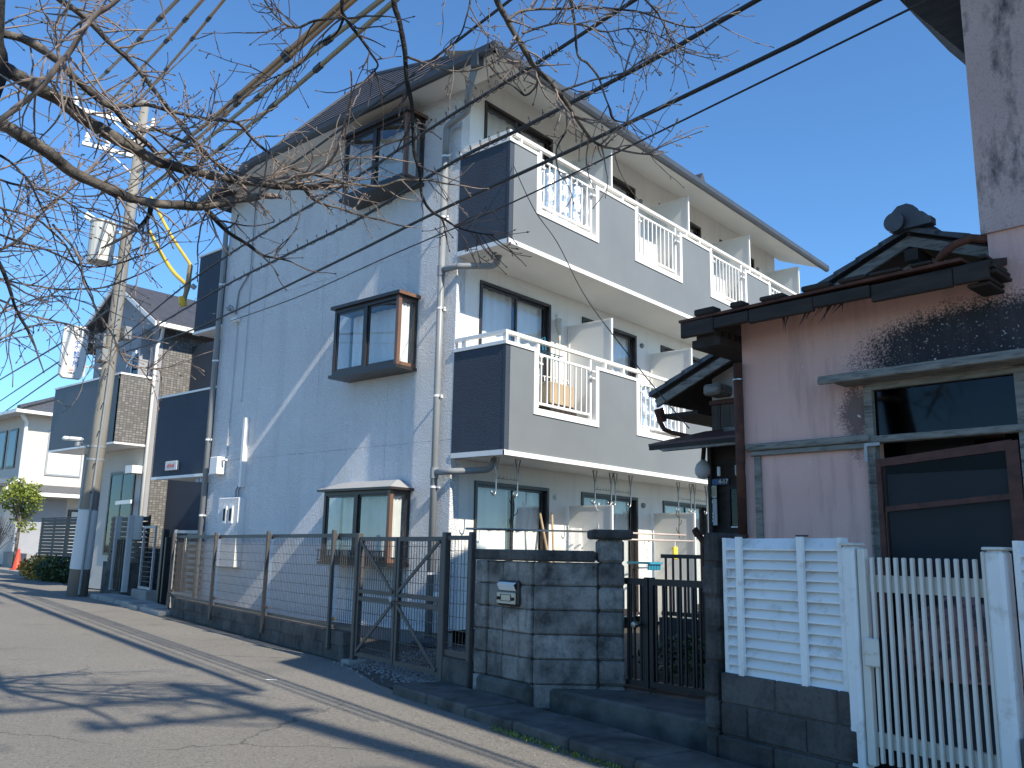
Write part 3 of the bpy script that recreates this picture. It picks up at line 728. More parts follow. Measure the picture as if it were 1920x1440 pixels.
# narrow end panel at the left, turning in
# gate
gate=thing('mesh_gate','bronze double gate of wire mesh with diagonal braces','gate',FO,FR)
for d in (2.265,.45): MB().cbox(-d-.032,-d+.032,-.05,.014,0,1.36,.006).build('gate_post','fence_bronze',gate)
for k,(a,c) in enumerate(((-2.225,-1.375),(-1.355,-.49))):
    z0,z1=.09,1.32; t=.042
    q=MB(); q.box(a,a+t,-.035,.005,z0,z1); q.box(c-t,c,-.035,.005,z0,z1); q.box(a+t,c-t,-.035,.005,z1-t,z1); q.box(a+t,c-t,-.035,.005,z0,z0+t); q.box(a+t,c-t,-.035,.005,.66,.70); q.box(a+t,c-t,-.035,.005,.735,.775)
    lf=q.build('leaf','fence_bronze',gate)
    xi=c-t if k==0 else a+t; xo=a+t if k==0 else c-t
    for (p,q_) in (((xo,-.042,z1-t),(xi,-.042,.775)),((xo,-.042,z0+t),(xi,-.042,.66))): MB().bar(p,q_,.012,.034,(0,0,1)).build('brace','fence_bronze',lf)
    mesh_panel(lf,a+t,c-t,z0+t,z1-t,-.016)
MB().box(-1.45,-1.28,-.055,-.036,.70,.735).build('latch','steel',gate)
MB().tube([(-1.365,-.05,.715),(-1.365,-.09,.715)],.03,8).build('lock','galvanised',gate)
MB().box(-.416,-.03,-.03,0,1.29,1.33).build('side_panel_rail','fence_bronze',gate); MB().box(-.416,-.03,-.03,0,.28,.33).build('side_panel_rail','fence_bronze',gate); mesh_panel(gate,-.416,-.03,.33,1.29,-.015)
MB().cbox(-.04,.012,-.045,.005,0,1.36,.006).build('gate_post','fence_bronze',gate)
MB().box(-.40,.0,-.05,.05,-.03,.27).build('plinth','block_dark',gate)
for d in (2.27,.45): MB().cbox(-d-.10,-d+.10,-.12,.10,-.03,.045,.015).build('post_footing','concrete',gate)

# ================================================================ BLOCK WALL WITH PILLAR
bw=thing('block_wall','stained grey concrete block wall with letter slot and capped pillar','wall',(-5.22,5.68,0),FR)
CH=.187; rnd=random.Random(21)
def blocks(parent,frame,xs,rows,y0,y1,z0,half=False):
    for r_ in range(rows):
        for i in range(len(xs)-1):
            o=MB().cbox(xs[i]+.003,xs[i+1]-.003,y0,y1,z0+r_*CH+.003,z0+(r_+1)*CH-.003,.012).build('block','block',parent)
            o.matrix_local=frame@Matrix.Translation((0,rnd.uniform(-.004,.004),0))
LW=.77
F1=Matrix.Identity(4)
blocks(bw,F1,[0,.17],6,-.045,.12,.0); blocks(bw,F1,[.17,.39,LW],6,-.02,.12,.0)
MB().box(.01,LW-.01,-.005,.11,-.05,1.12).build('mortar','block_dark',bw)
MB().cbox(-.02,LW+.02,-.05,.15,1.125,1.215,.015).build('coping','block_dark',bw)
turn=Matrix.Translation((LW,0,0))@Matrix.Rotation(R(56),4,'Z')
blocks(bw,turn,[0.01,.52],6,-.02,.13,.0); 
o=MB().box(.012,.56,.0,.12,-.05,1.12).build('mortar','block_dark',bw); o.matrix_local=turn
o=MB().cbox(-.03,.50,-.05,.16,1.125,1.215,.015).build('coping','block_dark',bw); o.matrix_local=turn
for r_ in range(7):
    o=MB().cbox(.525,.73,-.05,.19,r_*CH+.003,(r_+1)*CH-.003,.02).build('pillar_block','block',bw); o.matrix_local=turn@Matrix.Translation((rnd.uniform(-.006,.006),rnd.uniform(-.006,.006),0))
o=MB().cbox(.46,.79,-.11,.25,7*CH,7*CH+.075,.015).build('pillar_cap','block_dark',bw); o.matrix_local=turn
o=MB().box(.55,.71,-.03,.16,-.05,7*CH).build('mortar','block_dark',bw); o.matrix_local=turn
# cement skirt at the foot
MB().cbox(.1,LW+.05,-.09,.0,-.05,.19,.03).build('cement_skirt','moss_concrete',bw)
# letter slot
ls=thing('letter_slot','steel letter slot with a paper stuck in it, set in the block wall','letter box',(-5.25,5.69,-.14),FR); ls.scale=(1.28,1,1.16)
z=.80; MB().cbox(.30,.53,-.055,-.015,z-.02,z+.155,.012).build('surround','dark_bronze',ls)
MB().cbox(.315,.52,-.075,-.056,z-.01,z+.075,.006).build('face_plate','steel',ls)
q=MB(); q.add([(.325,-.058,z+.085),(.51,-.058,z+.085),(.515,-.085,z+.125),(.33,-.085,z+.13)],[(0,1,2,3)]); q.add([(.33,-.085,z+.13),(.515,-.085,z+.125),(.515,-.06,z+.14),(.33,-.06,z+.142)],[(0,1,2,3)]); q.build('paper','white_cloth',ls)
for x in (.34,.495): MB().lathe([(.013,0),(.013,.006)],n=6).build('bolt','room_dark',ls,(x,-.08,z+.03)).rotation_euler=(R(90),0,0)
q=MB(); q.box(.36,.475,-.0775,-.0755,z+.012,z+.016); q.box(.36,.475,-.0775,-.0755,z+.055,z+.059); q.box(.36,.364,-.0775,-.0755,z+.016,z+.055); q.box(.471,.475,-.0775,-.0755,z+.016,z+.055); q.build('plate_outline','room_dark',ls)

# ================================================================ BLACK GATE
bg_=thing('iron_gate','low black two-leaf gate of upright bars beside the block pillar','gate',(-4.14,6.02,.16),-R(5.))
me=MB().cbox(-.009,.009,-.009,.009,.085,.80,.003).mesh('bar','gate_black')
for k,(a,c) in enumerate(((0,.44),(.455,.99))):
    q=MB(); q.box(a,a+.035,-.018,.018,.03,.86); q.box(c-.035,c,-.018,.018,.03,.86); q.box(a+.035,c-.035,-.018,.018,.80,.85); q.box(a+.035,c-.035,-.018,.018,.04,.085)
    lf=q.build('leaf','gate_black',bg_); n=6 if k==0 else 7
    for i in range(n):
        x=a+.035+(c-a-.07)*(i+.5)/n; link('bar',me,lf,(x-.012,0,0)); 
        if i%2: link('bar',me,lf,(x+.014,0,0))
MB().lathe([(.012,0),(.012,.04),(.026,.045),(.03,.06),(.022,.078),(.0,.082)],n=12).build('knob','steel',bg_,(.36,-.02,.50)).rotation_euler=(R(90),0,0)
MB().tube([(.47,-.02,.05),(.47,-.03,-.14)],.008,6).build('drop_bolt','gate_black',bg_)

# inner garden behind the black gate
b=MB(); b.poly([(-4.3,6.1,.165),(-3.0,6.0,.165),(-2.9,6.75,.165),(-3.7,9.5,.165),(-5.2,9.5,.165),(-5.0,6.8,.165)])
struct(b.build('garden_ground','soil'))
def leafy(n,rnd,cx,cy,cz,rx,ry,rz_,ls,flat=.5):
    b=MB()
    for i in range(n):
        while True:
            x,y,z=rnd.uniform(-1,1),rnd.uniform(-1,1),rnd.uniform(-1,1)
            if x*x+y*y+z*z<1 and mnoise.noise(Vector((x*2.2+cx,y*2.2+cy,z*2.2)))>-.22: break
        p=Vector((cx+x*rx,cy+y*ry,cz+z*rz_)); s_=ls*rnd.uniform(.6,1.3)
        d=Vector((rnd.gauss(0,1),rnd.gauss(0,1),rnd.gauss(0,flat))).normalized(); e=d.orthogonal().normalized(); e.rotate(Matrix.Rotation(rnd.random()*6.3,3,d)); 
        b.add([p,p+d*s_*.5+e*s_*.28,p+d*s_,p+d*s_*.5-e*s_*.28],[(0,1,2,3)])
    return b
stuff(tag(leafy(1500,random.Random(2),-3.7,7.1,.3,.75,.6,.22,.06).build('garden_plants','leaf_dark'),'low dark green plants behind the black gate','plants'))
# short black railing beyond, in front of the ground-floor flats
ir=thing('iron_railing','short black railing between the pillar and wooden boards','railing',(-4.85,8.1,0),-R(4))
me=MB().box(-.009,.009,-.009,.009,.62,1.16).mesh('bar','gate_black')
q=MB(); q.box(0,1.0,-.02,.02,1.16,1.20); q.box(0,1.0,-.02,.02,.58,.62); q.build('rail','gate_black',ir)
for k in range(11): link('bar',me,ir,(.05+k*.09,0,0))
MB().box(0,1.3,-.06,.06,0,.56).build('plinth','block_dark',ir)
MB().box(.98,1.35,-.05,.05,.56,1.2).build('plinth','block_dark',ir)
# weathered board fence with a sloping top
wf=thing('board_fence','weathered grey board fence with sloping top beside the old entrance','fence',(-3.55,6.72,0),-R(62))
for k in range(8):
    a=-.62+k*.135; top=1.12+.022*k
    MB().box(a,a+.125,-.012,.012,.16,top).build('board','old_wood',wf,(0,.004*(k%2),0))
MB().bar((-.66,-.02,1.12),(.5,-.02,1.31),.05,.035).build('top_rail','dark_wood',wf)

# ================================================================ WHITE LOUVER FENCE AND SLATTED GATE
WO=Vector((-2.53,4.98,0)); WR=-R(15)
wb=thing('low_block_wall','low dark block wall below the white louver fence','wall',WO,WR)
rnd=random.Random(4)
for r_,z in enumerate((-.03,.17,.345)):
    x=-.02-(.2 if r_%2 else 0)
    while x<.90:
        a=max(x,-.02); c=min(x+.40,.90)
        if c-a>.05: MB().cbox(a+.003,c-.003,-.06 if r_ else -.09,.07,z+.002,z+(.195 if r_==0 else .172),.009).build('block','block_dark',wb,(0,rnd.uniform(-.003,.003),0))
        x+=.40
MB().box(-.01,.89,-.05,.06,-.04,.50).build('mortar','block_dark',wb)
pier=thing('block_pier','narrow rough block pier between black gate and white louver fence','wall',WO+Vector((-.075,.10,0)),WR)
for r_ in range(7): MB().cbox(-.055,.055,-.13,.13,r_*.195-.02,r_*.195+.168,.02).build('block','block_dark',pier,(rnd.uniform(-.01,.01),rnd.uniform(-.01,.01),0))
MB().box(-.045,.045,-.115,.115,-.03,1.33).build('mortar','block_dark',pier)
def louver(name,label,x0,x1,z0,z1,n,mid):
    lv=thing(name,label,'fence',WO,WR)
    t=.028
    for x in (x0,x1-t): MB().box(x,x+t,-.03,.03,z0-.02,z1+.01).build('frame_post','louver_white',lv)
    for x in mid:
        MB().box(x-.02,x+.02,-.052,-.030,z0-.03,z1+.015).build('stile','louver_white',lv)
        MB().cbox(x-.03,x+.03,-.045,.0,z1+.016,z1+.025,.003).build('stile_cap','dark_bronze',lv)
    h=(z1-z0)/n; sl=MB(); w_=x1-x0-2*t
    prof=[(-.029,.004),(.014,h+.008),(.019,h+.006),(-.018,-.004),(-.029,-.006)]
    sl.prism([(0,a,c) for a,c in prof],(w_,0,0)); me=sl.mesh('slat','louver_white')
    jr=random.Random(n)
    for k in range(n):
        o=link('slat',me,lv,(x0+t,jr.uniform(-.002,.002),z0+k*h+jr.uniform(-.0015,.0015))); o.rotation_euler=(jr.uniform(-.03,.03),jr.uniform(-.0025,.0025),0)
    return lv
louver('louver_fence','white louver fence panel standing on the dark block wall',-.0,.835,.515,1.295,14,(.14,.58))
lv2=louver('louver_fence','white louver panel cut off by the right edge, beyond the gate',1.72,2.55,.45,1.28,15,(1.95,2.4))
MB().box(1.70,2.55,-.06,.06,-.03,.44).build('plinth','block_dark',lv2)
sg_=thing('slat_gate','white gate of thin upright bars with a latch box','gate',WO,WR)
def post(x,wd,top):
    p=MB().cbox(x,x+wd,-.06,.04,-.02,top,.014).build('post','louver_white',sg_); MB().cbox(x-.006,x+wd+.006,-.066,.046,top+.001,top+.016,.005).build('post_cap','gate_cream',p); return p
post(.845,.075,1.262); post(1.60,.085,1.245)
q=MB(); q.cbox(.928,.972,-.04,.0,.18,1.25,.006); q.box(.972,1.592,-.005,.02,1.03,1.115); q.box(.972,1.592,-.005,.02,.27,.34); q.build('gate_frame','gate_cream',sg_)
MB().cbox(1.575,1.597,-.04,.0,.18,1.24,.005).build('gate_stile','gate_cream',sg_)
me=MB().cbox(-.0085,.0085,-.034,-.009,.20,1.205,.004).mesh('bar','gate_cream')
for k in range(13): link('bar',me,sg_,(1.005+k*.0445,0,0))
MB().cbox(.955,1.035,-.062,-.039,.66,.80,.008).build('latch_box','gate_cream',sg_); MB().box(.95,1.02,-.068,-.0625,.725,.735).build('latch_lever','gate_cream',sg_)
tag(MB().cbox(.95,1.30,-.10,-.05,.0,.012,.003).build('metal_strip','galvanised',None,WO+Vector((.05,-.12,.105)),WR),'bright metal strip lying on the ground at the white gate','strip')
tag(MB().cbox(.8,1.75,-.25,.6,-.05,.1,.01).build('threshold','moss_concrete',None,WO,WR),'dark concrete threshold under the white slatted gate','step')
# heap behind the gate
rnd=random.Random(8)
def heap(mb,c,rx,ry,rz_,seed):
    c=Vector(c)
    mb.grid(lambda u,v:c+Vector((rx*math.cos(u*6.2832)*math.sin(v*1.57+.0),ry*math.sin(u*6.2832)*math.sin(v*1.57),rz_*math.cos(v*1.57)))*(1+.28*mnoise.noise(Vector((3*math.cos(u*6.2832)+seed,3*math.sin(u*6.2832),v*4)))),36,14)
h1=MB(); heap(h1,(-1.30,5.22,.58),.30,.2,.40,3); tag(h1.build('quilt_heap','heap_cloth',smooth=True),'crumpled pinkish patterned quilt heaped behind the white gate','quilt')
h1=MB(); heap(h1,(-1.42,5.3,.0),.66,.3,.72,9); tag(h1.build('tarp_heap','tarp',smooth=True),'dark tarpaulin covering junk under the patterned quilt','tarp')

# ================================================================ OLD PINK HOUSE
PO=Vector((-2.87,6.0,0)); PR=-R(6)
ph=thing('old_house','old pink mortar house with mould stains and tiled gable roof','house',PO,PR)
ops=[(.98,1.85,.1,2.33)]
wall_open(0,6.4,0,3.02,ops,.12).build('front_wall','pink_mortar',ph)
MB().box(0,.12,.12,1.0,0,3.02).build('side_wall','pink_mortar',ph)
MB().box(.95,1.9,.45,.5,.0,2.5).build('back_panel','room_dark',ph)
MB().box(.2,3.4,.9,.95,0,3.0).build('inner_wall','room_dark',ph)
# trim rail and sunk lower panel
MB().cbox(.03,.955,-.05,-.002,1.955,2.005,.008).build('trim_rail','grey_wood',ph); MB().cbox(.06,.955,-.035,-.002,1.915,1.952,.006).build('trim_rail','grey_wood',ph)
MB().box(.085,.135,-.022,-.002,.0,1.912).build('trim_post','grey_wood',ph)
# window hood
q=MB(); q.prism([(.70,-.20,2.385),(2.4,-.20,2.385),(2.4,-.0,2.41),(.74,-.0,2.41)],(0,0,.018)); q.build('hood','grey_wood',ph)
MB().cbox(.70,2.4,-.215,-.18,2.345,2.385,.006).build('hood_edge','grey_wood',ph); MB().box(.80,2.3,-.17,-.0,2.345,2.36).build('hood_board','grey_wood',ph)
# window
q=MB(); q.box(.93,.985,-.03,.05,1.0,2.34); q.box(1.845,1.91,-.03,.05,1.0,2.34); q.box(.985,1.845,-.03,.05,2.30,2.345); wn=q.build('window','grey_wood',ph)
MB().cbox(.97,1.93,-.05,.03,1.945,1.99,.006).build('transom','grey_wood',wn)
MB().box(.985,1.845,.012,.018,1.99,2.30).build('pane','glass_dark',wn)
q=MB(); q.box(1.52,1.60,.2,.22,1.95,2.4); q.box(1.05,1.48,.3,.32,1.9,2.2); q.build('stored_boards','dark_wood',wn)
MB().box(1.60,1.70,.18,.2,1.95,2.4).build('stored_boards','red_wood',wn)
# sagging door leaf
dr=MB()
def qb(mb,pts,y0,y1): mb.prism([(x,y0,z) for x,z in pts],(0,y1-y0,0))
qb(dr,[(.985,1.835),(1.80,1.905),(1.80,1.845),(.985,1.785)],-.028,.0); qb(dr,[(.945,.1),(1.03,.1),(1.015,1.83),(.94,1.82)],-.03,-.001); qb(dr,[(1.77,.1),(1.85,.1),(1.835,1.90),(1.765,1.895)],-.03,-.001)
qb(dr,[(1.03,1.53),(1.77,1.59),(1.77,1.555),(1.03,1.495)],-.028,-.002)
d_=dr.build('door','red_wood',ph)
q=MB(); qb(q,[(1.02,1.51),(1.77,1.57),(1.77,1.86),(1.02,1.80)],-.014,-.008); q.build('pane','glass_frosted',d_)
q=MB(); qb(q,[(1.03,.1),(1.77,.1),(1.77,1.57),(1.03,1.51)],-.014,-.008); q.build('pane','glass_frosted',d_)
q=MB(); q.box(1.03,1.77,.03,.04,.55,1.74); q.build('backing_board','plain_grey_wall',d_)
q=MB(); q.box(.925,.945,-.055,-.05,1.82,1.945); q.box(.945,1.03,-.055,-.05,1.925,1.945); q.build('angle_bracket','galvanised',ph)
# eave of the annex: rafters' edge, rotten boards and ragged strips
ev=MB(); ev.prism([(-.30,-.33,2.93),(1.86,-.33,2.96),(1.86,.02,3.06),(-.30,.02,3.03)],(0,0,.045)); rfp=ev.build('annex_roof','dark_wood',ph,(0,0,-.075))
rnd=random.Random(51); x=-.30
while x<1.84:
    L=rnd.uniform(.22,.5); MB().cbox(x,min(x+L,1.86),-.365+rnd.uniform(-.012,.01),-.325,2.90+rnd.uniform(-.025,.012),2.99+rnd.uniform(-.006,.012),.006).build('fascia_board','dark_wood',rfp); x+=L+.004
q=MB(); q.prism([(-.31,-.37,3.0),(1.72,-.37,3.02),(1.72,1.0,3.06),(-.31,1.0,3.05)],(0,0,.02)); q.build('roof_sheet','rust',rfp)
for k in range(4): MB().box(-.20,-.02+.0,-.30+.09*k,-.24+.09*k,2.86,2.925).build('rafter','dark_wood',rfp)
MB().box(-.24,-.0,-.30,.5,2.80,2.86).build('rafter','dark_wood',rfp)
for k in range(7):
    x=-.15+k*.27+rnd.uniform(-.05,.05); MB().cbox(x,x+rnd.uniform(.08,.2),-.385,-.28,3.025+.003*k,3.05+rnd.uniform(0,.025),.008).build('batten','dark_wood',rfp)
rnd=random.Random(17); q=MB()
for k in range(13):
    x=.50+.5*rnd.random()**1.4; l_=rnd.uniform(.04,.15); q.add([(x,-.30,2.95),(x+rnd.uniform(.008,.03),-.30,2.95),(x+rnd.uniform(-.10,.02),-.30-rnd.uniform(0,.03),2.93-l_)],[(0,1,2)])
for k in range(3): q.add([(-.12+k*.03,-.30,2.85),(-.10+k*.03,-.30,2.85),(-.18+k*.03,-.31,2.76)],[(0,1,2)])
stuff(q.build('torn_strips','dark_wood',rfp))
q=MB(); rnd=random.Random(31)
for k in range(6): q.cbox(1.72+rnd.uniform(0,.08),1.88+rnd.uniform(-.04,.03),-.33+rnd.uniform(0,.05),-.05,2.86+k*.032,2.885+k*.032,.006)
q.build('broken_boards','dark_wood',rfp)
MB().tube([(1.58,-.33,3.06),(1.62,-.34,3.10),(1.68,-.35,3.13),(1.78,-.35,3.15),(1.84,-.30,3.14)],.026,8).build('bent_pipe','rust',rfp,smooth=True)
# upper storey block
MB().box(1.73,9,-.0-.02,3.6,3.20,5.9).build('upper_wall','pink_concrete',ph)
MB().box(1.76,9,.002,.12,3.02,3.2).build('upper_band','pink_mortar',ph)
q=MB(); q.prism([(1.44,-.80,5.35),(9.2,-2.03,5.35),(9.2,4.0,5.35),(1.44,4.0,5.35)],(0,0,.12)); q.prism([(1.40,-.02,4.62),(1.735,-.02,4.45),(1.735,-.02,5.35),(1.40,-.02,5.35)],(0,1.6,0)) if False else None
q.build('upper_eave','dark_wood',ph)
q=MB(); q.prism([(1.30,.10,5.10),(1.73,.10,4.45),(1.73,.10,5.34),(1.30,.10,5.34)],(0,.9,0)); q.build('upper_eave_board','dark_wood',ph)
q=MB(); q.prism([(1.44,-.80,5.475),(1.44,2.3,7.0),(1.44,5.4,5.475)],(7.76,0,0)); q.build('upper_roof','kawara',ph)
# rusty down-pipe
MB().tube([(-.01,-.05,2.62),(-.01,-.05,1.34)],.034,12).build('downpipe','rust',ph,smooth=True); MB().tube([(-.01,-.05,1.33),(-.01,-.05,1.35)],.042,12).build('pipe_collar','rust',ph)
MB().tube([(-.01,-.05,2.49),(-.01,-.05,2.50)],.04,10).build('pipe_band','steel',ph)
# main gable behind
GV=.80; rx,rz_=.98,3.62; lx,lz=-1.43,2.64; sl=(rz_-lz)/(rx-lx)
rx2=2.6; rz2=rz_-(rx2-rx)*sl
def slope(x): return rz_-abs(x-rx)*sl
MB().add([(-.95,GV+.22,1.9),(2.4,GV+.22,1.9),(2.4,GV+.22,slope(2.4)-.12),(rx,GV+.22,rz_-.12),(-.95,GV+.22,slope(-.95)-.12)],[(0,1,2,3,4)]).build('gable_wall','plaster_white',ph)
q=MB(); q.prism([(lx,GV,lz-.05),(rx,GV,rz_-.05),(rx2,GV,rz2-.05),(rx2,GV,rz2-.0),(rx,GV,rz_-.0),(lx,GV,lz-.0)],(0,4.5,0)); mr=q.build('main_roof','dark_wood',ph)
q=MB(); q.prism([(lx+.03,GV-.02,lz-.10),(rx,GV-.02,rz_-.10),(rx2,GV-.02,rz2-.10),(rx2,GV-.02,rz2-.02),(rx,GV-.02,rz_-.02),(lx+.03,GV-.02,lz-.02)],(0,.03,0)); q.build('barge_board','grey_wood',mr)
# verge tiles step down the slope
n=13
for sgn,xe in ((-1,lx),(1,rx2)):
    nn=n if sgn<0 else 8
    for k in range(nn):
        x0=rx+(xe-rx)*k/nn; x1=rx+(xe-rx)*(k+1.18)/nn
        z0=slope(x0)+.035; z1=slope(x1)+.06 if False else slope(rx+(xe-rx)*(k+1)/nn)+.06
        q=MB(); zz0=slope(x0)+.012; zz1=slope(x1)+.035
        q.prism([(x0,GV-.05,zz0),(x1,GV-.05,zz1-.02),(x1,GV-.05,zz1+.025),(x0,GV-.05,zz0+.035)],(0,.30,0)); q.build('verge_tile','kawara',mr)
for k in range(1,14):
    y=GV+.26+k*.3
for sgn,xe in ((-1,lx),(1,rx2)):
    q=MB(); nn=13 if sgn<0 else 8
    for k in range(nn):
        x0=rx+(xe-rx)*k/nn; x1=rx+(xe-rx)*(k+1.15)/nn
        q.add([(x0,GV+.25,slope(x0)+.012),(x1,GV+.25,slope(x1)+.05),(x1,GV+4.5,slope(x1)+.05),(x0,GV+4.5,slope(x0)+.012)],[(0,1,2,3)])
    stuff(q.build('roof_tiles','kawara',mr))
# ridge and its end ornament
MB().tube([(rx,GV-.02,rz_+.09),(rx,GV+4.5,rz_+.09)],.085,10).build('ridge_tile','kawara',mr,smooth=True)
q=MB(); q.box(rx-.11,rx+.11,GV,GV+4.5,rz_+.0,rz_+.055); q.build('ridge_course','kawara',mr)
orn=MB(); prof=[(-.11,0),(-.13,.05),(-.105,.10),(-.085,.15),(-.04,.19),(.03,.195),(.075,.17),(.10,.12),(.145,.10),(.16,.07),(.20,.05),(.20,.0)]
orn.prism([(rx+a,GV-.09,rz_+.02+c) for a,c in prof],(0,.09,0)); orn.build('ridge_end_tile','kawara',mr)
q=MB(); q.tube([(rx-.055,GV-.14,rz_+.075),(rx-.055,GV-.05,rz_+.075)],.075,16); q.build('ridge_end_disc','kawara',mr)
q=MB(); q.box(.95,1.05,GV-.04,GV+.3,rz_-.22,rz_-.13); q.build('ridge_beam','dark_wood',mr)
q=MB(); q.cbox(-.92,-.74,GV+.02,GV+.35,2.60,2.70,.02); q.build('purlin_end','grey_wood',mr)
# left wall under the gable: plaster over boards
MB().box(-.95,-.0,GV+.225,GV+.30,2.58,2.95).build('plaster_wall','plaster_white',ph)
MB().cbox(-.97,.0,GV+.19,GV+.224,2.535,2.58,.006).build('rail','red_wood',ph)
for k in range(7): MB().box(-.95+k*.095,-.95+k*.095+.09,GV+.205,GV+.224,2.25,2.534).build('wall_board','old_wood',ph,(0,.003*(k%2),0))
MB().box(-.95,.0,GV+.30,GV+3.8,.0,2.72).build('main_wall','old_wood',ph)
# sagging gutter of the left eave
q=MB(); q.tube([(-1.36,GV-.02,2.40),(-1.33,GV+.0,2.33),(-1.28,GV+.05,2.30),(-.92,GV+.2,2.20)],.022,8); q.tube([(-1.36,GV-.04,2.52),(-1.35,GV+.0,2.40)],.045,8); q.build('eave_gutter','rust',mr)
MB().box(-1.36,-.96,GV+.0,GV+4.2,2.44,2.47).build('eave_soffit','dark_wood',mr)
# entrance porch
q=MB(); q.prism([(-1.22,.42,2.125),(-.02,.42,2.14),(-.02,1.0,2.29),(-1.02,1.0,2.285)],(0,0,.022)); pr=q.build('porch_roof','porch_roof',ph)
MB().bar((-1.21,.43,2.11),(-.03,.43,2.125),.03,.035).build('porch_fascia','dark_wood',pr)
MB().bar((-1.08,.44,2.09),(-.03,.46,2.10),.05,.03).build('porch_board','grey_wood',pr)
for k in range(4): MB().bar((-1.1+k*.28,.43,2.105),(-.98+k*.25,1.0,2.26),.03,.035).build('porch_rafter','dark_wood',pr)
MB().cbox(-.70,-.02,.80,.84,2.235,2.29,.006).build('porch_beam','grey_wood',ph)
MB().box(-.86,-.02,.84,.88,.16,2.2).build('entrance_wall','dark_wood',ph)
MB().cbox(-.86,-.82,.78,.839,.16,2.2,.005).build('entrance_post','dark_wood',ph)
MB().cbox(-.60,-.02,.80,.839,1.87,1.96,.006).build('entrance_lintel','plaster_white',ph)
dd=MB(); dd.box(-.70,-.66,.815,.839,.16,1.80); dd.box(-.52,-.48,.815,.839,.16,1.80); dd.box(-.66,-.52,.815,.839,1.76,1.80); dd.box(-.70,-.02,.815,.839,1.80,1.84); dd.box(-.66,-.52,.815,.839,.16,1.44)
de=dd.build('entrance_door','dark_wood',ph); MB().box(-.66,-.52,.826,.83,1.44,1.76).build('pane','glass_dark',de); MB().box(-.655,-.545,.81,.816,1.432,1.442).build('sill','white_metal',de)
MB().lathe([(.02,.10),(.03,.09),(.06,.06),(.075,.02),(.072,-.02),(.045,-.06),(.0,-.07)][::-1],n=14).build('porch_lamp','plaster_white',ph,(-.90,.78,1.92),smooth=True); MB().tube([(-.90,.78,2.02),(-.90,.80,2.14)],.02,8).build('lamp_stem','dark_wood',ph)
pl_=MB().cbox(-.84,-.655,.79,.799,1.795,1.85,.003).build('address_plate','plate_blue',ph); pl_['label']='dark blue address plate reading 4-17'
text_mesh('4-17',.052,'plate_pale',name='lettering',parent=pl_,loc=(-.705,.787,1.822))
q=MB(); 
for k in range(2): q.box(-.815+k*.03,-.795+k*.03,.7875,.789,1.808,1.838)
q.build('lettering','sign_blue',pl_)
pl_=MB().cbox(-.865,-.775,.785,.795,1.685,1.82-.03,.003).build('name_plate','plate_pale',ph); MB().box(-.853,-.787,.781,.7845,1.698,1.778).build('plate_face','plate_gold',pl_)
q=MB()
for k in range(3): q.box(-.826,-.818,.779,.7805,1.715+k*.018,1.727+k*.018)
q.build('lettering','room_dark',pl_)
pl_=MB().cbox(-.855,-.775,.787,.797,1.45,1.68,.003).build('number_board','galvanised',ph)
for z in (1.49,1.52,1.55,1.65): MB().lathe([(.012,0),(.012,.004)],n=10).build('seal','plate_pale',pl_,(-.813,.787,z)).rotation_euler=(R(90),0,0)
MB().cbox(-.755,-.725,.77,.785,1.87,1.95,.003).build('paper_tag','white_cloth',ph)
MB().tube([(-.88,.74,.5),(-.88,.74,1.30),(-.95,.70,1.42),(-.93,.72,1.36)],.03,8).build('downpipe','rust',ph)

# ================================================================ NEIGHBOUR HOUSE (dark tiled balcony)
NX,NY=-22.,11.
nb=thing('tiled_house','grey house with dark tiled balcony and gable roof behind the pole','house',(NX,NY,0))
MB().box(-3.75,0,.0,.15,0,6.95).build('front_wall','siding_blue',nb)
MB().box(-.15,0,.16,5.5,0,6.8).build('side_wall','tile_wall',nb)
MB().box(-3.2,-.16,-.015,-.002,0,3.7).build('front_wall_lower','house_white',nb)
# gable infill
MB().add([(-3.75,.0,6.9),(0,.0,6.95),(-2.05,.0,8.25)],[(0,1,2)]).build('gable','siding_blue',nb)
# balcony
bn=MB().box(-4.0,.0-.0,-.88,-.02,3.77,3.9).build('balcony','siding_blue',nb)
MB().box(-4.0,-.02,-.90,-.80,3.75,5.50).build('front_panel','tile_balcony_dark',bn)
MB().box(-.10,.002,-.799,-.02,3.75,5.50).build('side_panel','tile_wall',bn)
MB().box(-.10,.003,-.90,-.7995,3.75,5.50).build('side_panel','tile_wall',bn)
MB().box(-4.02,.02,-.92,-.78,5.501,5.55).build('coping','white_metal',bn); MB().box(-.12,.02,-.779,-.02,5.501,5.55).build('coping','white_metal',bn)
MB().box(-4.0,.005,-.905,-.02,3.70,3.748).build('drip_edge','white_metal',bn)
# roof
rn=MB(); rz0=6.98
rn.prism([(.45,-.35,rz0-.12),(-2.15,-.35,rz0+1.42),(-4.75,-.35,rz0-.12),(-4.75,-.35,rz0+.03),(-2.15,-.35,rz0+1.57),(.45,-.35,rz0+.03)],(0,6,0)); r2=rn.build('roof','roof_slate',nb)
q=MB(); q.prism([(.47,-.37,rz0-.15),(-2.15,-.37,rz0+1.39),(-4.77,-.37,rz0-.15),(-4.77,-.37,rz0-.02),(-2.15,-.37,rz0+1.53),(.47,-.37,rz0-.02)],(0,.05,0)); q.build('barge_board','white_metal',r2)
MB().box(.44,.56,-.3,5.6,rz0-.15,rz0-.03).build('gutter','white_metal',r2)
pipe([(.42,-.1,rz0-.1),(.12,.02,rz0-.35),(.07,-.05,rz0-.6),(.07,-.05,.3)],.045,nb,'white_metal')
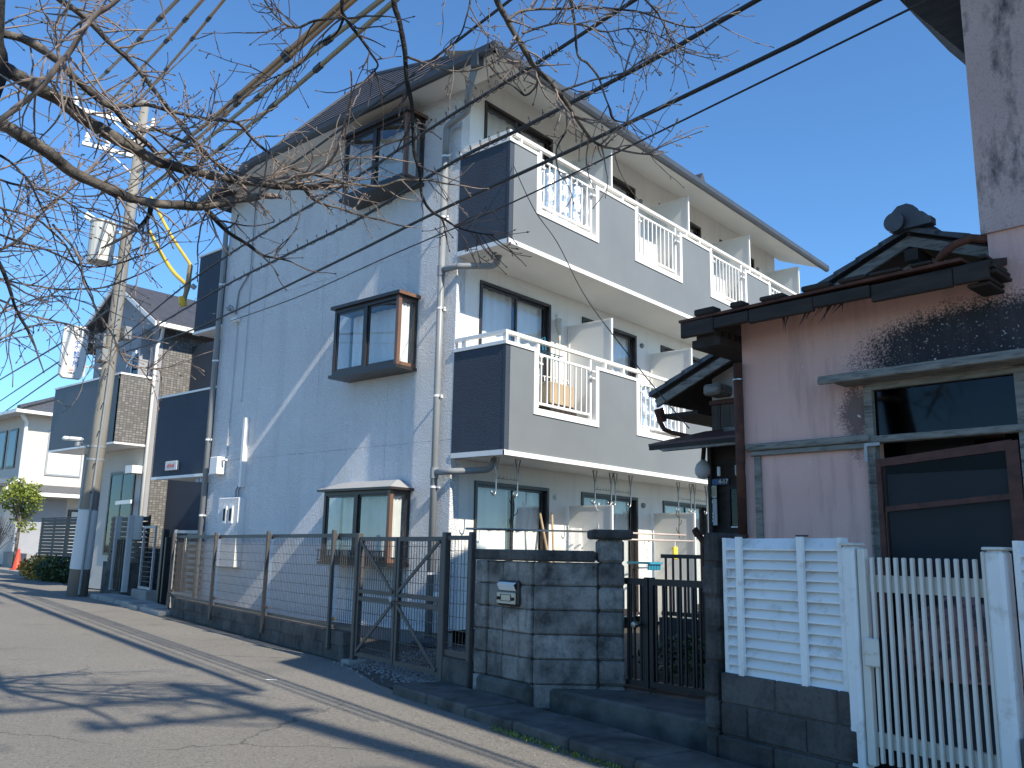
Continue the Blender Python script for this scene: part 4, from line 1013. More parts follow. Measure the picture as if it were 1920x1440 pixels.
# upper window with sliding doors and laundry arm
q=MB(); t=.05; q.box(-1.35,-.25,-.04,-.002,3.95,4.0); q.box(-1.35,-.25,-.04,-.002,6.35,6.42); q.box(-1.35,-1.29,-.04,-.002,4.0,6.35); q.box(-.31,-.25,-.04,-.002,4.0,6.35); q.box(-.83,-.77,-.035,-.002,4.0,6.35); wn=q.build('window','white_metal',nb)
MB().box(-1.29,-.83,-.02,-.014,4.0,6.35).build('pane','glass_dark',wn); MB().box(-.77,-.31,-.02,-.014,4.0,6.35).build('pane','glass_dark',wn); MB().box(-.62,-.33,-.012,-.008,4.0,6.3).build('blue_curtain','sign_blue',wn)
q=MB(); q.bar((-1.25,-.2,5.95),(-.45,-.35,6.25),.03,.09); q.build('laundry_arm','white_metal',nb); MB().box(-.42,-.36,-.30,-.02,5.6,6.9).build('screen_post','siding_blue',nb)
# lower window
q=MB(); q.box(-1.85,-.45,-.05,-.016,.9,.96); q.box(-1.85,-.45,-.05,-.016,3.02,3.1); q.box(-1.85,-1.78,-.05,-.016,.96,3.02); q.box(-.52,-.45,-.05,-.016,.96,3.02); q.box(-1.18,-1.12,-.045,-.016,.96,3.02); wn=q.build('window','dark_bronze',nb)
MB().box(-1.78,-1.18,-.036,-.03,.96,3.02).build('pane','glass_dark',wn); MB().box(-1.12,-.52,-.036,-.03,.96,3.02).build('pane','glass_dark',wn)
MB().bar((-.95,-.25,2.25),(-.1,-.25,2.27),.03,.10).build('laundry_arm','white_metal',nb)
q=MB(); q.box(-2.75,-2.45,-.04,-.016,2.2,2.95); q.build('window','dark_bronze',nb)
MB().box(-.4,-.02,-.0-.35,-.02,3.0,3.2).build('downlight_box','white_metal',nb)
# added dark panels standing in for the apartment's shadow on the tiled side
MB().box(.01,2.2,1.0,1.12,3.4,6.6).build('shade_panel','navy_paint',nb); MB().box(.01,3.6,.64,.76,0,3.39).build('shade_panel','navy_paint',nb)

# ================================================================ LEFT FOREGROUND FENCES
sf=thing('slat_fence','brown horizontal slat fence behind the utility pole','fence',(-32.0,12.5,.58),-R(3))
me=MB().box(0,4.5,-.012,.012,0,.098).mesh('slat','fence_brown')
for k in range(12): link('slat',me,sf,(0,0,.10+k*.108))
for x in (0,1.1,2.2,3.3,4.44): MB().box(x,x+.06,.015,.06,0,1.42).build('post','fence_brown',sf)
MB().box(-.02,4.52,-.02,.03,1.40,1.44).build('top_rail','fence_brown',sf); MB().box(-.05,6,-.1,.1,-.6,.05).build('plinth','concrete',sf)
sf2=thing('slat_fence','dark slat fence right of the utility pole, below the lower window','fence',(-22.2,10.35,.72),-R(3))
me=MB().box(0,2.1,-.012,.012,0,.10).mesh('slat','fence_brown')
for k in range(9): link('slat',me,sf2,(0,0,.05+k*.122))
for x in (0,1.0,2.05): MB().box(x,x+.05,.015,.06,0,1.16).build('post','dark_bronze',sf2)
MB().box(-.02,2.12,-.1,.1,-.74,.04).build('plinth','moss_concrete',sf2)
ag=thing('folding_gate','dull brown folding lattice gate before the tiled house','gate',(-20.95,9.95,.1),-R(12))
MB().box(-.1,1.15,-.1,.35,-.1,.02).build('threshold','moss_concrete',ag)
me=MB().box(-.012,.012,-.012,.012,.05,1.2).mesh('bar','fence_brown')
for k in range(12): link('bar',me,ag,(.05+k*.075,.03*math.sin(k*2),0))
for k in range(11): MB().bar((.05+k*.075,-.02,.3),(.125+k*.075,-.02,.9),.01,.02).build('lattice','fence_brown',ag)
MB().cbox(-.12,.0,-.06,.06,0,1.75,.01).build('gate_post','plain_grey_wall',ag); MB().cbox(1.0,1.12,-.06,.06,0,1.75,.01).build('gate_post','plain_grey_wall',ag); MB().box(.0,1.0,.25,.28,1.2,1.75).build('backing','plain_grey_wall',ag)
gg=thing('grid_gate','narrow grid gate leaf standing on a concrete kerb','gate',(-18.3,9.25,.28),-R(12))
q=MB(); q.box(0,.05,-.02,.02,0,1.30); q.box(.85,.90,-.02,.02,0,1.30); q.box(.05,.85,-.02,.02,1.25,1.30); q.box(.05,.85,-.02,.02,0,.05); q.build('frame','galvanised',gg)
q=MB()
for k in range(1,12): q.box(.05,.85,-.006,.006,.05+k*.1,.062+k*.1)
q.build('grid','fence_bronze',gg); MB().cbox(-.1,1.0,-.12,.15,-.33,-.01,.02).build('plinth','concrete',gg)
bp=thing('gate_post','black folded gate post next to the grid gate','post',(-16.85,8.95,0),-R(12))
MB().cbox(0,.14,-.06,.06,0,1.5,.01).build('post','gate_black',bp); MB().cbox(.24,.32,-.05,.05,0,1.35,.01).build('leaf_edge','gate_black',bp); MB().box(.14,.24,-.02,.02,.2,1.3).build('hinge_plate','gate_black',bp)
ef=thing('stair_fence','short mesh fence panel closing the gap beside the apartment stairs','fence',(-14.62,7.98,.0),R(0))
MB().cbox(-.03,.03,-.03,.03,0,1.46,.006).build('post','galvanised',ef)
f=MB(); f.box(.0,.78,-.015,.01,1.40,1.45); f.box(0,.78,-.015,.01,.36,.40); f.box(.76,.80,-.015,.015,.36,1.45); f.build('frame','galvanised',ef)
o=MB().box(.1,.16,.10,.16,.0,1.35).build('inner_post','plain_grey_wall',ef)
mesh_panel(ef,.02,.76,.40,1.40,-.002)
q=MB()
for k in range(9): q.box(.06,.72,.20,.22,.42+k*.105,.47+k*.105)
q.build('inner_slats','dark_bronze',ef)
bwl=thing('grey_block_wall','dark grey block wall in the passage between the two houses','wall',(-18.9,10.6,0),0)
MB().box(0,3.2,0,.12,0,1.45).build('wall','plain_grey_wall',bwl); MB().box(0,3.2,-.02,.14,1.451,1.5).build('coping','plain_grey_wall',bwl)

# ================================================================ FAR WHITE HOUSE
fh=thing('white_house','far white two-storey house with grey tiled hip roof at the left edge','house',(-42,15.3,.2))
MB().box(-14,0,0,9,0,6.9).build('wall','house_white',fh)
rh=MB(); e=.7; rh.add([(-14.5,-e,6.75),(e,-e,6.75),(e,9.7,6.75),(-14.5,9.7,6.75),(-12,4.5,8.9),(-3.4,4.5,8.9)],[(0,3,2,1),(0,1,5,4),(1,2,5),(2,3,4,5),(3,0,4)]); rh.build('roof','kawara',fh)
q=MB(); q.tube([(-12,4.5,8.95),(-3.4,4.5,8.95)],.12,8); q.tube([(-3.4,4.5,8.95),(e,-e,6.85)],.1,8); q.build('ridge_tiles','kawara',fh)
MB().box(e,e+.12,-e,9.7,6.62,6.76).build('gutter','white_metal',fh); MB().box(-14.5,e+.12,-e-.12,-e,6.62,6.76).build('gutter','white_metal',fh)
MB().add([(e,-e,6.7),(e,9.7,6.7),(0,9.7,6.7),(0,0,6.7),(-14,0,6.7),(-14.5,-e,6.7)],[(0,1,2,3,4,5)]).build('soffit','house_soffit',fh)
q=MB(); q.add([(1.3,-.1,3.15),(1.3,9,3.15),(0,9,3.55),(0,-.1,3.55)],[(0,1,2,3)]); q.add([(1.3,-1.,3.15),(0,-1,3.5),(-14,-1,3.5),(-14,0,3.6),(0,0,3.6)],[(0,1,2,3,4)]); lr=q.build('lower_roof','kawara',fh)
MB().box(1.2,1.36,-.1,9,2.98,3.14).build('fascia','white_metal',lr)
pipe([(.3,-.4,6.6),(.1,-.08,6.3),(.1,-.08,3.7),(.5,-.5,3.5),(1.2,-1.0,3.2)],.08,fh,'white_metal')
wn=MB().box(.001,.05,.95,2.55,4.0,6.05).build('window','galvanised',fh); MB().box(.051,.056,1.03,2.47,4.08,5.97).build('pane','dull_curtain',wn)
for k in range(3):
    wn=MB().box(-1.9-k*1.3,-.9-k*1.3,-.05,-.001,4.3,6.1).build('window','dark_bronze',fh); MB().box(-1.8-k*1.3,-1.0-k*1.3,-.056,-.051,4.4,6.0).build('pane','glass_dark',wn)
wn=MB().box(.001,.05,2.2,4.9,.4,2.5).build('window','dark_bronze',fh); MB().box(.051,.056,2.35,4.75,.5,2.4).build('pane','dull_curtain',wn)
MB().box(.001,.04,-.0,2.1,.0,2.9).build('lower_wall_dark','siding_blue',fh)
# small tree, shrubs, cone by the far house
tr=thing('small_tree','small round evergreen tree with yellow-green leaves before the white house','tree',(-39.4,14.5,.12)); tr.scale=(1.12,1.12,1.2)
MB().tube([(0,0,0),(.03,.0,.8),(-.02,.03,1.4),(.02,0,1.9)],[.07,.06,.05,.03],7).build('trunk','bark',tr,smooth=True)
q=MB(); rnd=random.Random(5)
for k in range(9):
    a=k*.7; q.tube([(0,0,1.2+.05*k),(.3*math.cos(a),.3*math.sin(a),1.6+.1*k),(.55*math.cos(a),.55*math.sin(a),1.9+.1*k)],[.02,.014,.006],5)
q.build('limbs','bark',tr)
b=MB()
for k in range(26):
    a=rnd.random()*6.3; r_=rnd.uniform(.1,.75); z=rnd.uniform(1.35,2.95); r_*=math.sqrt(max(.05,1-((z-2.1)/1.0)**2))
    s_=leafy(85,rnd,r_*math.cos(a)*1.0,r_*math.sin(a)*1.0,z,.30,.30,.22,.13); b.v+=[] ; b.add(s_.v,s_.f)
stuff(b.build('crown','leaf_green',tr))
sh=thing('bare_shrub','reddish brown leafless shrub at the left edge','shrub',(-41.2,14.35,.12))
q=MB(); rnd=random.Random(15)
for k in range(70):
    a=rnd.random()*6.3; t=rnd.uniform(.2,.75); h=rnd.uniform(1.0,1.9); q.tube([(0,0,.5),(t*.4*math.cos(a),t*.4*math.sin(a),.5+h*.4),(t*math.cos(a),t*math.sin(a),.3+h)],[.02,.012,.004],4)
q.build('stems','twig',sh); stuff(leafy(500,rnd,0,0,1.45,.75,.75,.45,.06).build('leaves','leaf_brown',sh))
bu=thing('golden_shrub','low golden yellow shrub spilling onto the road edge','shrub',(-30.6,12.15,0)); stuff(leafy(1800,random.Random(6),-.1,0,.36,1.25,.55,.42,.12,.9).build('leaves','leaf_gold',bu))
bu=thing('green_shrub','low dark green shrub between golden shrub and utility pole','shrub',(-28.9,11.95,0)); stuff(leafy(1900,random.Random(16),0,0,.36,1.1,.6,.42,.12,.9).build('leaves','leaf_dark',bu))
tc=thing('traffic_cone','red traffic cone standing at the far road edge','cone',(-37.3,13.85,.12)); tc.scale=(1.05,1.05,1.12); MB().lathe([(.17,.04),(.15,.06),(.035,.72),(.0,.73)],n=14).build('cone','cone_red',tc,smooth=True); MB().cbox(-.2,.2,-.2,.2,0,.04,.01).build('base','cone_red',tc)
lw=thing('garden_wall','pale low wall before the far white house','wall',(-41,14.9,0),-R(12)); MB().cbox(-6,4,.0,.15,0,.75,.02).build('wall','concrete',lw); MB().box(-6,-2.3,-.02,-.001,.3,1.6).build('board_panel','plaster_white',lw)

# ================================================================ UTILITY POLES
PB=Vector((-20.8,9.07,0)); TILT=Vector((.8/12.2,0,1))
ARM=Vector((-math.sin(ST),-math.cos(ST),0)); ALONG=Vector((math.cos(ST),-math.sin(ST),0))
def pole(label,base,tilt,group='utility poles along the street'):
    p=thing('utility_pole',label,'pole',base,0,group)
    ax=lambda z:tilt*z
    MB().tube([ax(0),ax(4),ax(8),ax(12.0)],[.225,.172,.132,.10],20).build('shaft','pole_concrete',p,smooth=True)
    MB().tube([ax(.62),ax(1.95)],[.228,.21],20,False).build('cover_sheet','pole_sheet',p,smooth=True)
    for z in (.63,.98,1.93,3.1,3.4,4.0,5.6,5.75,6.4,6.9,7.6,8.9,9.4,9.9): MB().tube([ax(z),ax(z+.045)],(.232-.0132*z if z<4 else .187-.0098*(z-0)*.86),16).build('band','galvanised',p)
    for z in (2.35,3.0,3.75,4.4,5.1): MB().bar(ax(z)+ALONG*.19+ARM*.05,ax(z)+ALONG*.29+ARM*.05,.022).build('step_bolt','room_dark',p)
    MB().tube([ax(.05)+ALONG*.25,ax(3.)+ALONG*.22,ax(6)+ALONG*.2,ax(9)+ALONG*.17],.028,8).build('riser_pipe','pipe_grey',p)
    for z,L in ((11.35,1.65),(10.55,1.25)):
        arm=MB().bar(ax(z)-ARM*.35,ax(z)+ARM*L,.075,.09).build('cross_arm','galvanised',p)
        for d in ((1.5,.75,-.25) if z>11 else (1.15,.7)):
            q=MB(); c=ax(z)+ARM*d; q.lathe([(.03,.04),(.075,.06),(.05,.12),(.075,.15),(.05,.21),(.06,.25),(.03,.29)],c,10); q.build('insulator','porcelain',arm)
        q=MB(); q.bar(ax(z-.5),ax(z-.03)+ARM*.7,.03); q.build('arm_brace','galvanised',arm)
    c=ax(8.25)+ARM*.52
    t=MB().lathe([(.24,-.52),(.29,-.5),(.29,.45),(.31,.46),(.31,.5),(.1,.56)],c,20).build('transformer','grey_tank',p,smooth=False)
    for a in (-.15,.1): MB().tube([c+ARM*.2+ALONG*a+Vector((0,0,.5)),c+ARM*.42+ALONG*a+Vector((0,0,.62))],.045,8).build('bushing','porcelain',t)
    q=MB(); q.box(-.02,.02,-.02,.02,0,0); 
    MB().bar(ax(7.95)+ARM*.1,c-Vector((0,0,.3)),.06).build('bracket','galvanised',p); MB().bar(ax(8.6)+ARM*.1,c+Vector((0,0,.3)),.06).build('bracket','galvanised',p)
    for z,d in ((5.9,.3),(6.15,-.3),(5.55,.2)):
        o=MB().cbox(-.14,.14,-.09,.09,-.16,.16,.02).build('cable_box','pipe_grey',p); o.location=ax(z)+ARM*d*.9+ALONG*.05
    return p
p1=pole('weathered concrete utility pole with transformer in front of the tiled house',PB,TILT)
# street lamp and clinic sign on the pole
sl_=thing('street_lamp','white street lamp head on the utility pole','street lamp',PB,0)
c=TILT*3.55+ARM*.42
MB().cbox(-.22,.22,-.075,.075,-.035,.05,.03).build('lamp_head','porcelain',sl_,c+ARM*.12,-ST+R(90)); MB().tube([TILT*3.35+ARM*.15,TILT*3.45+ARM*.3,c],.022,8).build('arm','galvanised',sl_); MB().cbox(-.06,.06,-.05,.05,-.1,0,.01).build('driver_box','galvanised',sl_,c-Vector((0,0,.06)))
sn=thing('clinic_sign','white vertical clinic sign with blue lettering on the utility pole','sign',PB+TILT*5.55+ARM*.78,R(90)-ST)
# local: x along -? the face with lettering looks down the street toward the sun
q=MB(); w2,h2,ch=.27,.62,.09
q.prism([(-w2,-.09,-h2+ch),(-w2+ch,-.09,-h2),(w2-ch,-.09,-h2),(w2,-.09,-h2+ch),(w2,-.09,h2-ch),(w2-ch,-.09,h2),(-w2+ch,-.09,h2),(-w2,-.09,h2-ch)],(0,.18,0)); q.build('panel','sign_white',sn)
text_mesh('千年診療所',.135,'sign_blue',True,parent=sn,loc=(.05,-.092,-.05))
for k,tx in enumerate(('胃腸内科','循環器科','小児科')): text_mesh(tx,.062,'plate_blue',True,parent=sn,loc=(.17-.085*k,-.092,.44))
text_mesh('1200',.06,'sign_red',parent=sn,loc=(-.04,-.092,-.44)); text_mesh('交差点',.05,'plate_blue',parent=sn,loc=(-.02,-.092,-.51)); 
MB().bar((.2,.0,.3),(.75,0,.3),.04).build('bracket','galvanised',sn); MB().bar((.2,.0,-.3),(.75,0,-.3),.04).build('bracket','galvanised',sn)
p2=pole('utility pole right of the frame, its shadow crossing the road',Vector((7.0,2.75,0)),Vector((0,0,1)))

# ================================================================ OVERHEAD CABLES
NP=Vector((math.sin(ST),math.cos(ST),0))
def cab(px,py,off=0):
    r=(at(px,py,1)-CAM); p0=Vector((-20.4,9.07,0))-NP*off; return CAM+r*((p0-CAM).dot(NP)/r.dot(NP))
def cable(label,pix,r,m='black_cable',off=0,name='overhead_cable',ext=0,n=8,pts=None):
    P=pts or [cab(*p,off) for p in pix]
    if ext: P.append(P[-1]+(P[-1]-P[-2]).normalized()*ext)
    # smooth
    Q=[P[0]]
    for i in range(len(P)-1):
        p0=P[max(i-1,0)];p1_=P[i];p2_=P[i+1];p3=P[min(i+2,len(P)-1)]
        for k in range(1,n+1):
            t=k/n; Q.append(.5*((2*p1_)+(p2_-p0)*t+(2*p0-5*p1_+4*p2_-p3)*t*t+(3*p1_-p0-3*p2_+p3)*t**3))
    o=tag(MB().tube(Q,r,7).build(name,m,smooth=True),label,'cable','overhead cables')
    if m in ('tube_brown','tube_olive') and len(Q)>16:
        for f in (.22,.42,.62,.8):
            i=int(f*(len(Q)-1)); d=(Q[i+1]-Q[i]).normalized()*.11; MB().tube([Q[i]-d,Q[i]+d],r*1.35,8).build('sleeve_joint','black_cable',o)
    return o,Q
cable('uppermost brown sleeved cable rising from the pole to the top edge',[(258,322),(367,248),(497,135),(640,8)],.042,'tube_brown',ext=8)
cable('second brown sleeved cable just below the uppermost one',[(262,338),(367,262),(497,147),(655,8)],.032,'tube_brown',ext=8)
cable('olive sleeved cable, third of the four rising from the pole',[(266,366),(367,280),(567,114),(717,-2)],.032,'tube_olive',ext=8)
cable('lowest olive sleeved cable of the four rising from the pole',[(268,392),(440,257),(550,167),(740,2)],.032,'tube_olive',ext=8)
for lb,a,c,d in (('left one of three thin brown wires from the pole top',(152,182),(333,0),1.5),('middle one of three thin brown wires from the pole top',(207,190),(380,0),.8),('right one of three thin brown wires from the pole top',(270,178),(420,0),0.)):
    P0=cab(*a,d); 
    cable(lb,None,.03,'tube_brown',pts=[P0,cab((a[0]+c[0])/2,(a[1]+c[1])/2+2,d*.95),cab(*c,d*.9)],ext=7)
cA,QA=cable('black cable crossing the roof corner and the top-floor window',[(222,640),(330,548),(440,470),(640,350),(840,220),(993,127),(1190,0)],.015,ext=4)
cB,QB=cable('black cable crossing the top-floor dark balcony panel to the upper edge',[(224,652),(400,548),(533,480),(673,410),(853,302),(993,233),(1233,107),(1420,0)],.016,ext=4)
cC,QC=cable('thick black cable crossing the whole apartment to the upper right',[(228,662),(340,626),(440,583),(653,480),(820,397),(1080,277),(1450,100),(1645,0)],.0145,ext=4)
cable('thin black wire just below the thick cable',[(432,602),(560,556),(730,480),(900,407),(1080,323),(1400,167),(1740,0)],.0065,ext=4)
cable('black cable passing close under the apartment roof edge',[(246,470),(400,405),(480,352),(573,290),(690,204),(857,77),(953,3)],.014,ext=4)
cable('black cable leaving the pole to the left edge, highest',[(212,575),(120,640),(0,712)],.030,ext=10)
cable('black cable leaving the pole to the left edge, second',[(216,612),(120,672),(0,752)],.024,ext=10)
cable('black cable leaving the pole to the left edge, third',[(216,628),(120,694),(0,778)],.024,ext=10)
cable('thin wire sloping from the pole to the upper left branches',[(207,330),(150,430),(90,545),(0,650)],.016,ext=8)
cable('thin wire sloping down left beside the transformer',[(228,372),(175,460),(90,560),(0,640)],.016,off=.3,ext=8)
# spiral hangers wound along the telephone cables
def coil(Q,name,label,f0,f1,r=.045,turns=28):
    n=turns*9; P=[]
    for i in range(n):
        t=f0+(f1-f0)*i/n; x=t*(len(Q)-1); k=int(x); p=Q[k].lerp(Q[min(k+1,len(Q)-1)],x-k)
        a=i/9*6.2832; P.append(p+NP*math.cos(a)*r*.6+Vector((0,0,1))*(math.sin(a)*r+.02))
    tag(MB().tube(P,.0035,4).build(name,'black_cable'),label,'cable coil','cable hanger coils')
coil(QA,'hanger_coil','spiral hanger wound round the cable under the roof corner',.12,.78,.05,46)
coil(QB,'hanger_coil','spiral hanger wound round the cable over the dark balcony panel',.05,.72,.05,40)
coil(QC,'hanger_coil','spiral hanger wound round the thick cable beside the pole',.0,.22,.05,10)
# yellow sleeved service drops to the stair tower
cable('yellow sleeved service drop, upper one, from pole to stair tower',None,.032,'tube_yellow',pts=[at(283,370,19.2),at(320,440,18.2),at(345,478,17.5),at(358,498,17.0)])
cable('yellow sleeved service drop, lower one, from pole to stair tower',None,.042,'tube_yellow',pts=[at(279,432,19.2),at(300,472,18.6),at(325,510,18.0),at(352,536,17.2)])
an=thing('service_clamp','yellow and grey service clamps hanging by the dark stair parapet','clamp',at(352,560,17.0))
b0=at(352,560,17.0)
q=MB(); q.tube([at(357,498,17)-b0,at(354,520,17)-b0,at(353,536,17)-b0],.05,8); q.tube([at(352,536,17)-b0,at(348,552,17)-b0,at(341,572,17)-b0],[.06,.045,.07],8); q.build('sleeve','tube_olive',an); MB().tube([at(341,556,17)-b0,at(344,574,17)-b0],.075,8).build('cap','tube_yellow',an); MB().tube([at(360,535,17)-b0,at(366,540,17)-b0],.05,8).build('clamp','galvanised',an)
cable('pale service wire from the clamps to the wall anchor',None,.010,'galvanised',pts=[at(345,578,17),at(370,590,16.5),at(404,588,15.8)])
cable('thin black wire hanging from the top balcony to the old house',None,.0055,pts=[Vector((-7.02,8.1,6.2)),at(1000,390,9.6),at(1045,455,9.3),at(1100,560,8.9),at(1190,680,8.4),at(1240,742,8.0),at(1292,803,7.6)])

# ================================================================ DRYING HOOKS, POLES AND BALCONY CLUTTER
def hook_set(x,y,label):
    h=thing('drying_hook',label,'drying hook',(x,y,2.38),R(90),'drying pole hooks under the middle balcony')
    q=MB()
    for u in (-.0,.42):
        q.tube([(u-.05,0,0),(u+.05,0,0)],.006,6)
        q.tube([(u-.05,0,0),(u,0,-.2),(u,0,-.42),(u-.012,0,-.47),(u-.045,0,-.49),(u-.08,0,-.465),(u-.085,0,-.43)],.011,6); q.tube([(u+.05,0,0),(u,0,-.2)],.008,6)
    q.tube([(0,0,-.27),(.42,0,-.27)],.006,6)
    for k in range(5): q.tube([(.06+k*.075,0,-.27),(.06+k*.075,0,-.235)],.004,5)
    q.build('hook_frame','steel',h,smooth=True)
hook_set(-7.36,8.28,'steel drying hook nearest the corner, below the middle balcony')
hook_set(-7.36,10.45,'steel drying hook left of the middle pair under the balcony'); hook_set(-7.36,10.98,'steel drying hook right of the middle pair under the balcony')
hook_set(-7.36,12.85,'steel drying hook left of the far pair under the balcony'); hook_set(-7.36,13.40,'steel drying hook right of the far pair under the balcony')
def pole_rod(label,a,c,m): return tag(MB().tube([a,c],.014,8).build('drying_pole',m,smooth=True),label,'pole')
pole_rod('steel drying pole hung before the nearest ground-floor window',(-7.36,7.75,1.46),(-7.36,10.6,1.50),'steel')
pole_rod('upper pink drying pole hung beyond the block pillar',(-7.30,10.8,1.50),(-7.3,13.6,1.52),'pole_bamboo'); pole_rod('lower pink drying pole hung beyond the block pillar',(-7.15,10.8,1.40),(-7.15,13.0,1.42),'pole_bamboo')
def s_hook(label,c,m,n=3):
    q=MB(); c=Vector(c); q.tube([c,c+Vector((0,.01,-.16)),c+Vector((0,-.01,-.34)),c+Vector((0,.0,-.46))],.007,6)
    for k in range(n):
        z=-.08-.13*k; s_=1 if k%2 else -1; q.tube([c+Vector((0,0,z-.04)),c+Vector((0,.05*s_,z-.02)),c+Vector((0,.08*s_,z+.02)),c+Vector((0,.075*s_,z+.05))],.006,5)
    return tag(q.build('pole_hanger',m,smooth=True),label,'hanger')
s_hook('black hook chain holding the steel drying pole',(-7.36,8.63,1.90),'black_cable'); s_hook('white hook chain at the end of the steel drying pole',(-7.36,10.55,1.92),'white_metal',1); s_hook('black hook chain holding the pink drying poles',(-7.3,12.75,1.92),'black_cable'); s_hook('pale blue hook chain before the far partition screen',(-7.36,13.3,1.92),'galvanised',1)
q=thing('peg_hanger','aqua plastic peg hanger beside the block pillar','laundry hanger',(-7.2,11.35,1.05)); 
f=MB()
for k in range(6): f.box(-.02,.02,k*.07,k*.07+.012,.0,.03)
f.box(-.2,-.185,0,.36,0,.03); f.box(.185,.2,0,.36,0,.03); f.box(-.2,.2,-.005,.006,0,.03); f.box(-.2,.2,.35,.362,0,.03); f.build('frame','aqua_plastic',q); 
f=MB()
for k in range(8): f.box(.15,.17,.02+k*.045,.045+k*.045,-.09,.0)
f.build('pegs','aqua_plastic',q); MB().tube([(0,.18,.03),(0,.18,.36)],.006,5).build('hanger_wire','white_metal',q)
q=thing('hanging_brush','yellow-handled brush hanging from the pink drying pole','brush',(-7.15,12.35,1.38)); MB().cbox(-.02,.02,-.06,.06,-.26,-.06,.01).build('head','cloth_yellow',q); MB().tube([(0,0,-.06),(0,0,.03)],.008,6).build('cord','white_metal',q)
pb=thing('plastic_sheet','clear plastic sheet hung against the ground-floor facade','sheet',(-7.6,10.2,.2)); f=MB(); f.grid(lambda u,v:(.05*math.sin(u*14)+.03*math.sin(v*5),u*.42+.03*math.sin(v*6),v*1.35),16,8); f.build('film','clear_sheet',pb,smooth=True)
for lb,y0,y1 in (('wooden stick leaning by the nearest ground-floor window',9.75,10.0),('pale bamboo stick leaning beside the plastic sheet',9.9,9.72)): tag(MB().tube([(-7.5,y0,.1),(-7.8,y1,1.75)],.018,7).build('leaning_stick','cardboard'),lb,'stick')
# planks stored behind the black railing
# middle balcony clutter (floor at 2.51)
tag(MB().cbox(-7.85,-7.45,8.75,9.15,2.52,3.05,.02).build('outdoor_unit','white_metal'),'air-conditioner unit on the middle balcony behind the first grille','air conditioner')
tag(MB().cbox(-7.75,-7.25,9.25,9.85,2.52,3.20,.01).build('storage_crate','dark_wood'),'dark storage crate on the middle balcony behind the grille','crate')
tag(MB().cbox(-7.72,-7.28,9.28,9.82,3.21,3.52,.01).build('cardboard_box','cardboard'),'open cardboard box on top of the dark crate on the balcony','box')
f=MB(); f.grid(lambda u,v:Vector((-7.5,8.95,3.20))+Vector((.16*math.cos(u*6.2832)*math.sin(v*3.14),.26*math.sin(u*6.2832)*math.sin(v*3.14),.15*math.cos(v*3.14)))*(1+.2*mnoise.noise(Vector((u*5,v*4,1)))),24,12); tag(f.build('cushion','cloth_blue',smooth=True),'blue patterned cushion on the middle balcony air-conditioner','cushion')
f=MB(); f.box(-7.42,-7.40,8.75,8.80,3.3,3.8); f.box(-7.42,-7.40,8.84,8.90,3.35,3.8); tag(f.build('hanging_cloth','cloth_yellow'),'yellow cloth hanging inside the first middle grille','cloth')
f=MB(); f.tube([(-7.85,10.25,2.6),(-7.86,10.22,4.35)],.014,7); f.tube([(-7.86,10.22,4.35),(-7.87,10.2,4.7)],[.02,.06],7); tag(f.build('broom','plate_pale'),'pale broom leaning beside the partition screen on the middle balcony','broom')
f=MB()
for k in range(5): f.tube([(-7.45+.02*k,8.8+.25*k,3.6),(-7.3,8.9+.2*k,2.6)],.008,5)
f.tube([(-7.45,8.75,3.6),(-7.40,9.85,3.62)],.01,6); tag(f.build('drying_rack','white_metal'),'white wire drying rack inside the middle grille','drying rack')
f=MB()
for k in range(9): f.tube([(-7.2,8.62+.09*k,3.86),(-7.2,8.62+.09*k,3.78)],.012,5)
f.tube([(-7.2,8.6,3.88),(-7.2,9.45,3.88)],.008,5); f.tube([(-7.2,9.0,3.88),(-7.2,8.97,4.05),(-7.2,9.03,4.08),(-7.2,9.06,3.9)],.008,5); tag(f.build('peg_rail','aqua_plastic'),'blue peg rail hanging by the middle balcony handrail','laundry hanger')
def sheet(label,y0,y1,z0,z1,m,x,seed):
    f=MB(); r=random.Random(seed); ph_=r.random()*6
    f.grid(lambda u,v:(x+.025*math.sin(u*26+ph_)+.012*math.sin(v*17+u*9),y0+u*(y1-y0),z0+v*(z1-z0)),44,14); return tag(f.build('privacy_sheet',m,smooth=True),label,'sheet')
sheet('silver foil sheet behind the second grille of the middle balcony',11.22,12.35,3.1,3.80,'silver_foil',-7.12,1)
sheet('grey patterned sheet behind the first grille of the top balcony',8.72,9.98,5.86,6.52,'silver_foil',-7.12,2)
for lb,y,z in (('bright beige storage cabinet behind the second top grille',11.3,5.26),('bright beige storage cabinet behind the third top grille',13.75,5.26)): tag(MB().cbox(-7.7,-7.3,y,y+.9,z,z+1.1,.02).build('storage_cabinet','facade_paint'),lb,'cabinet')

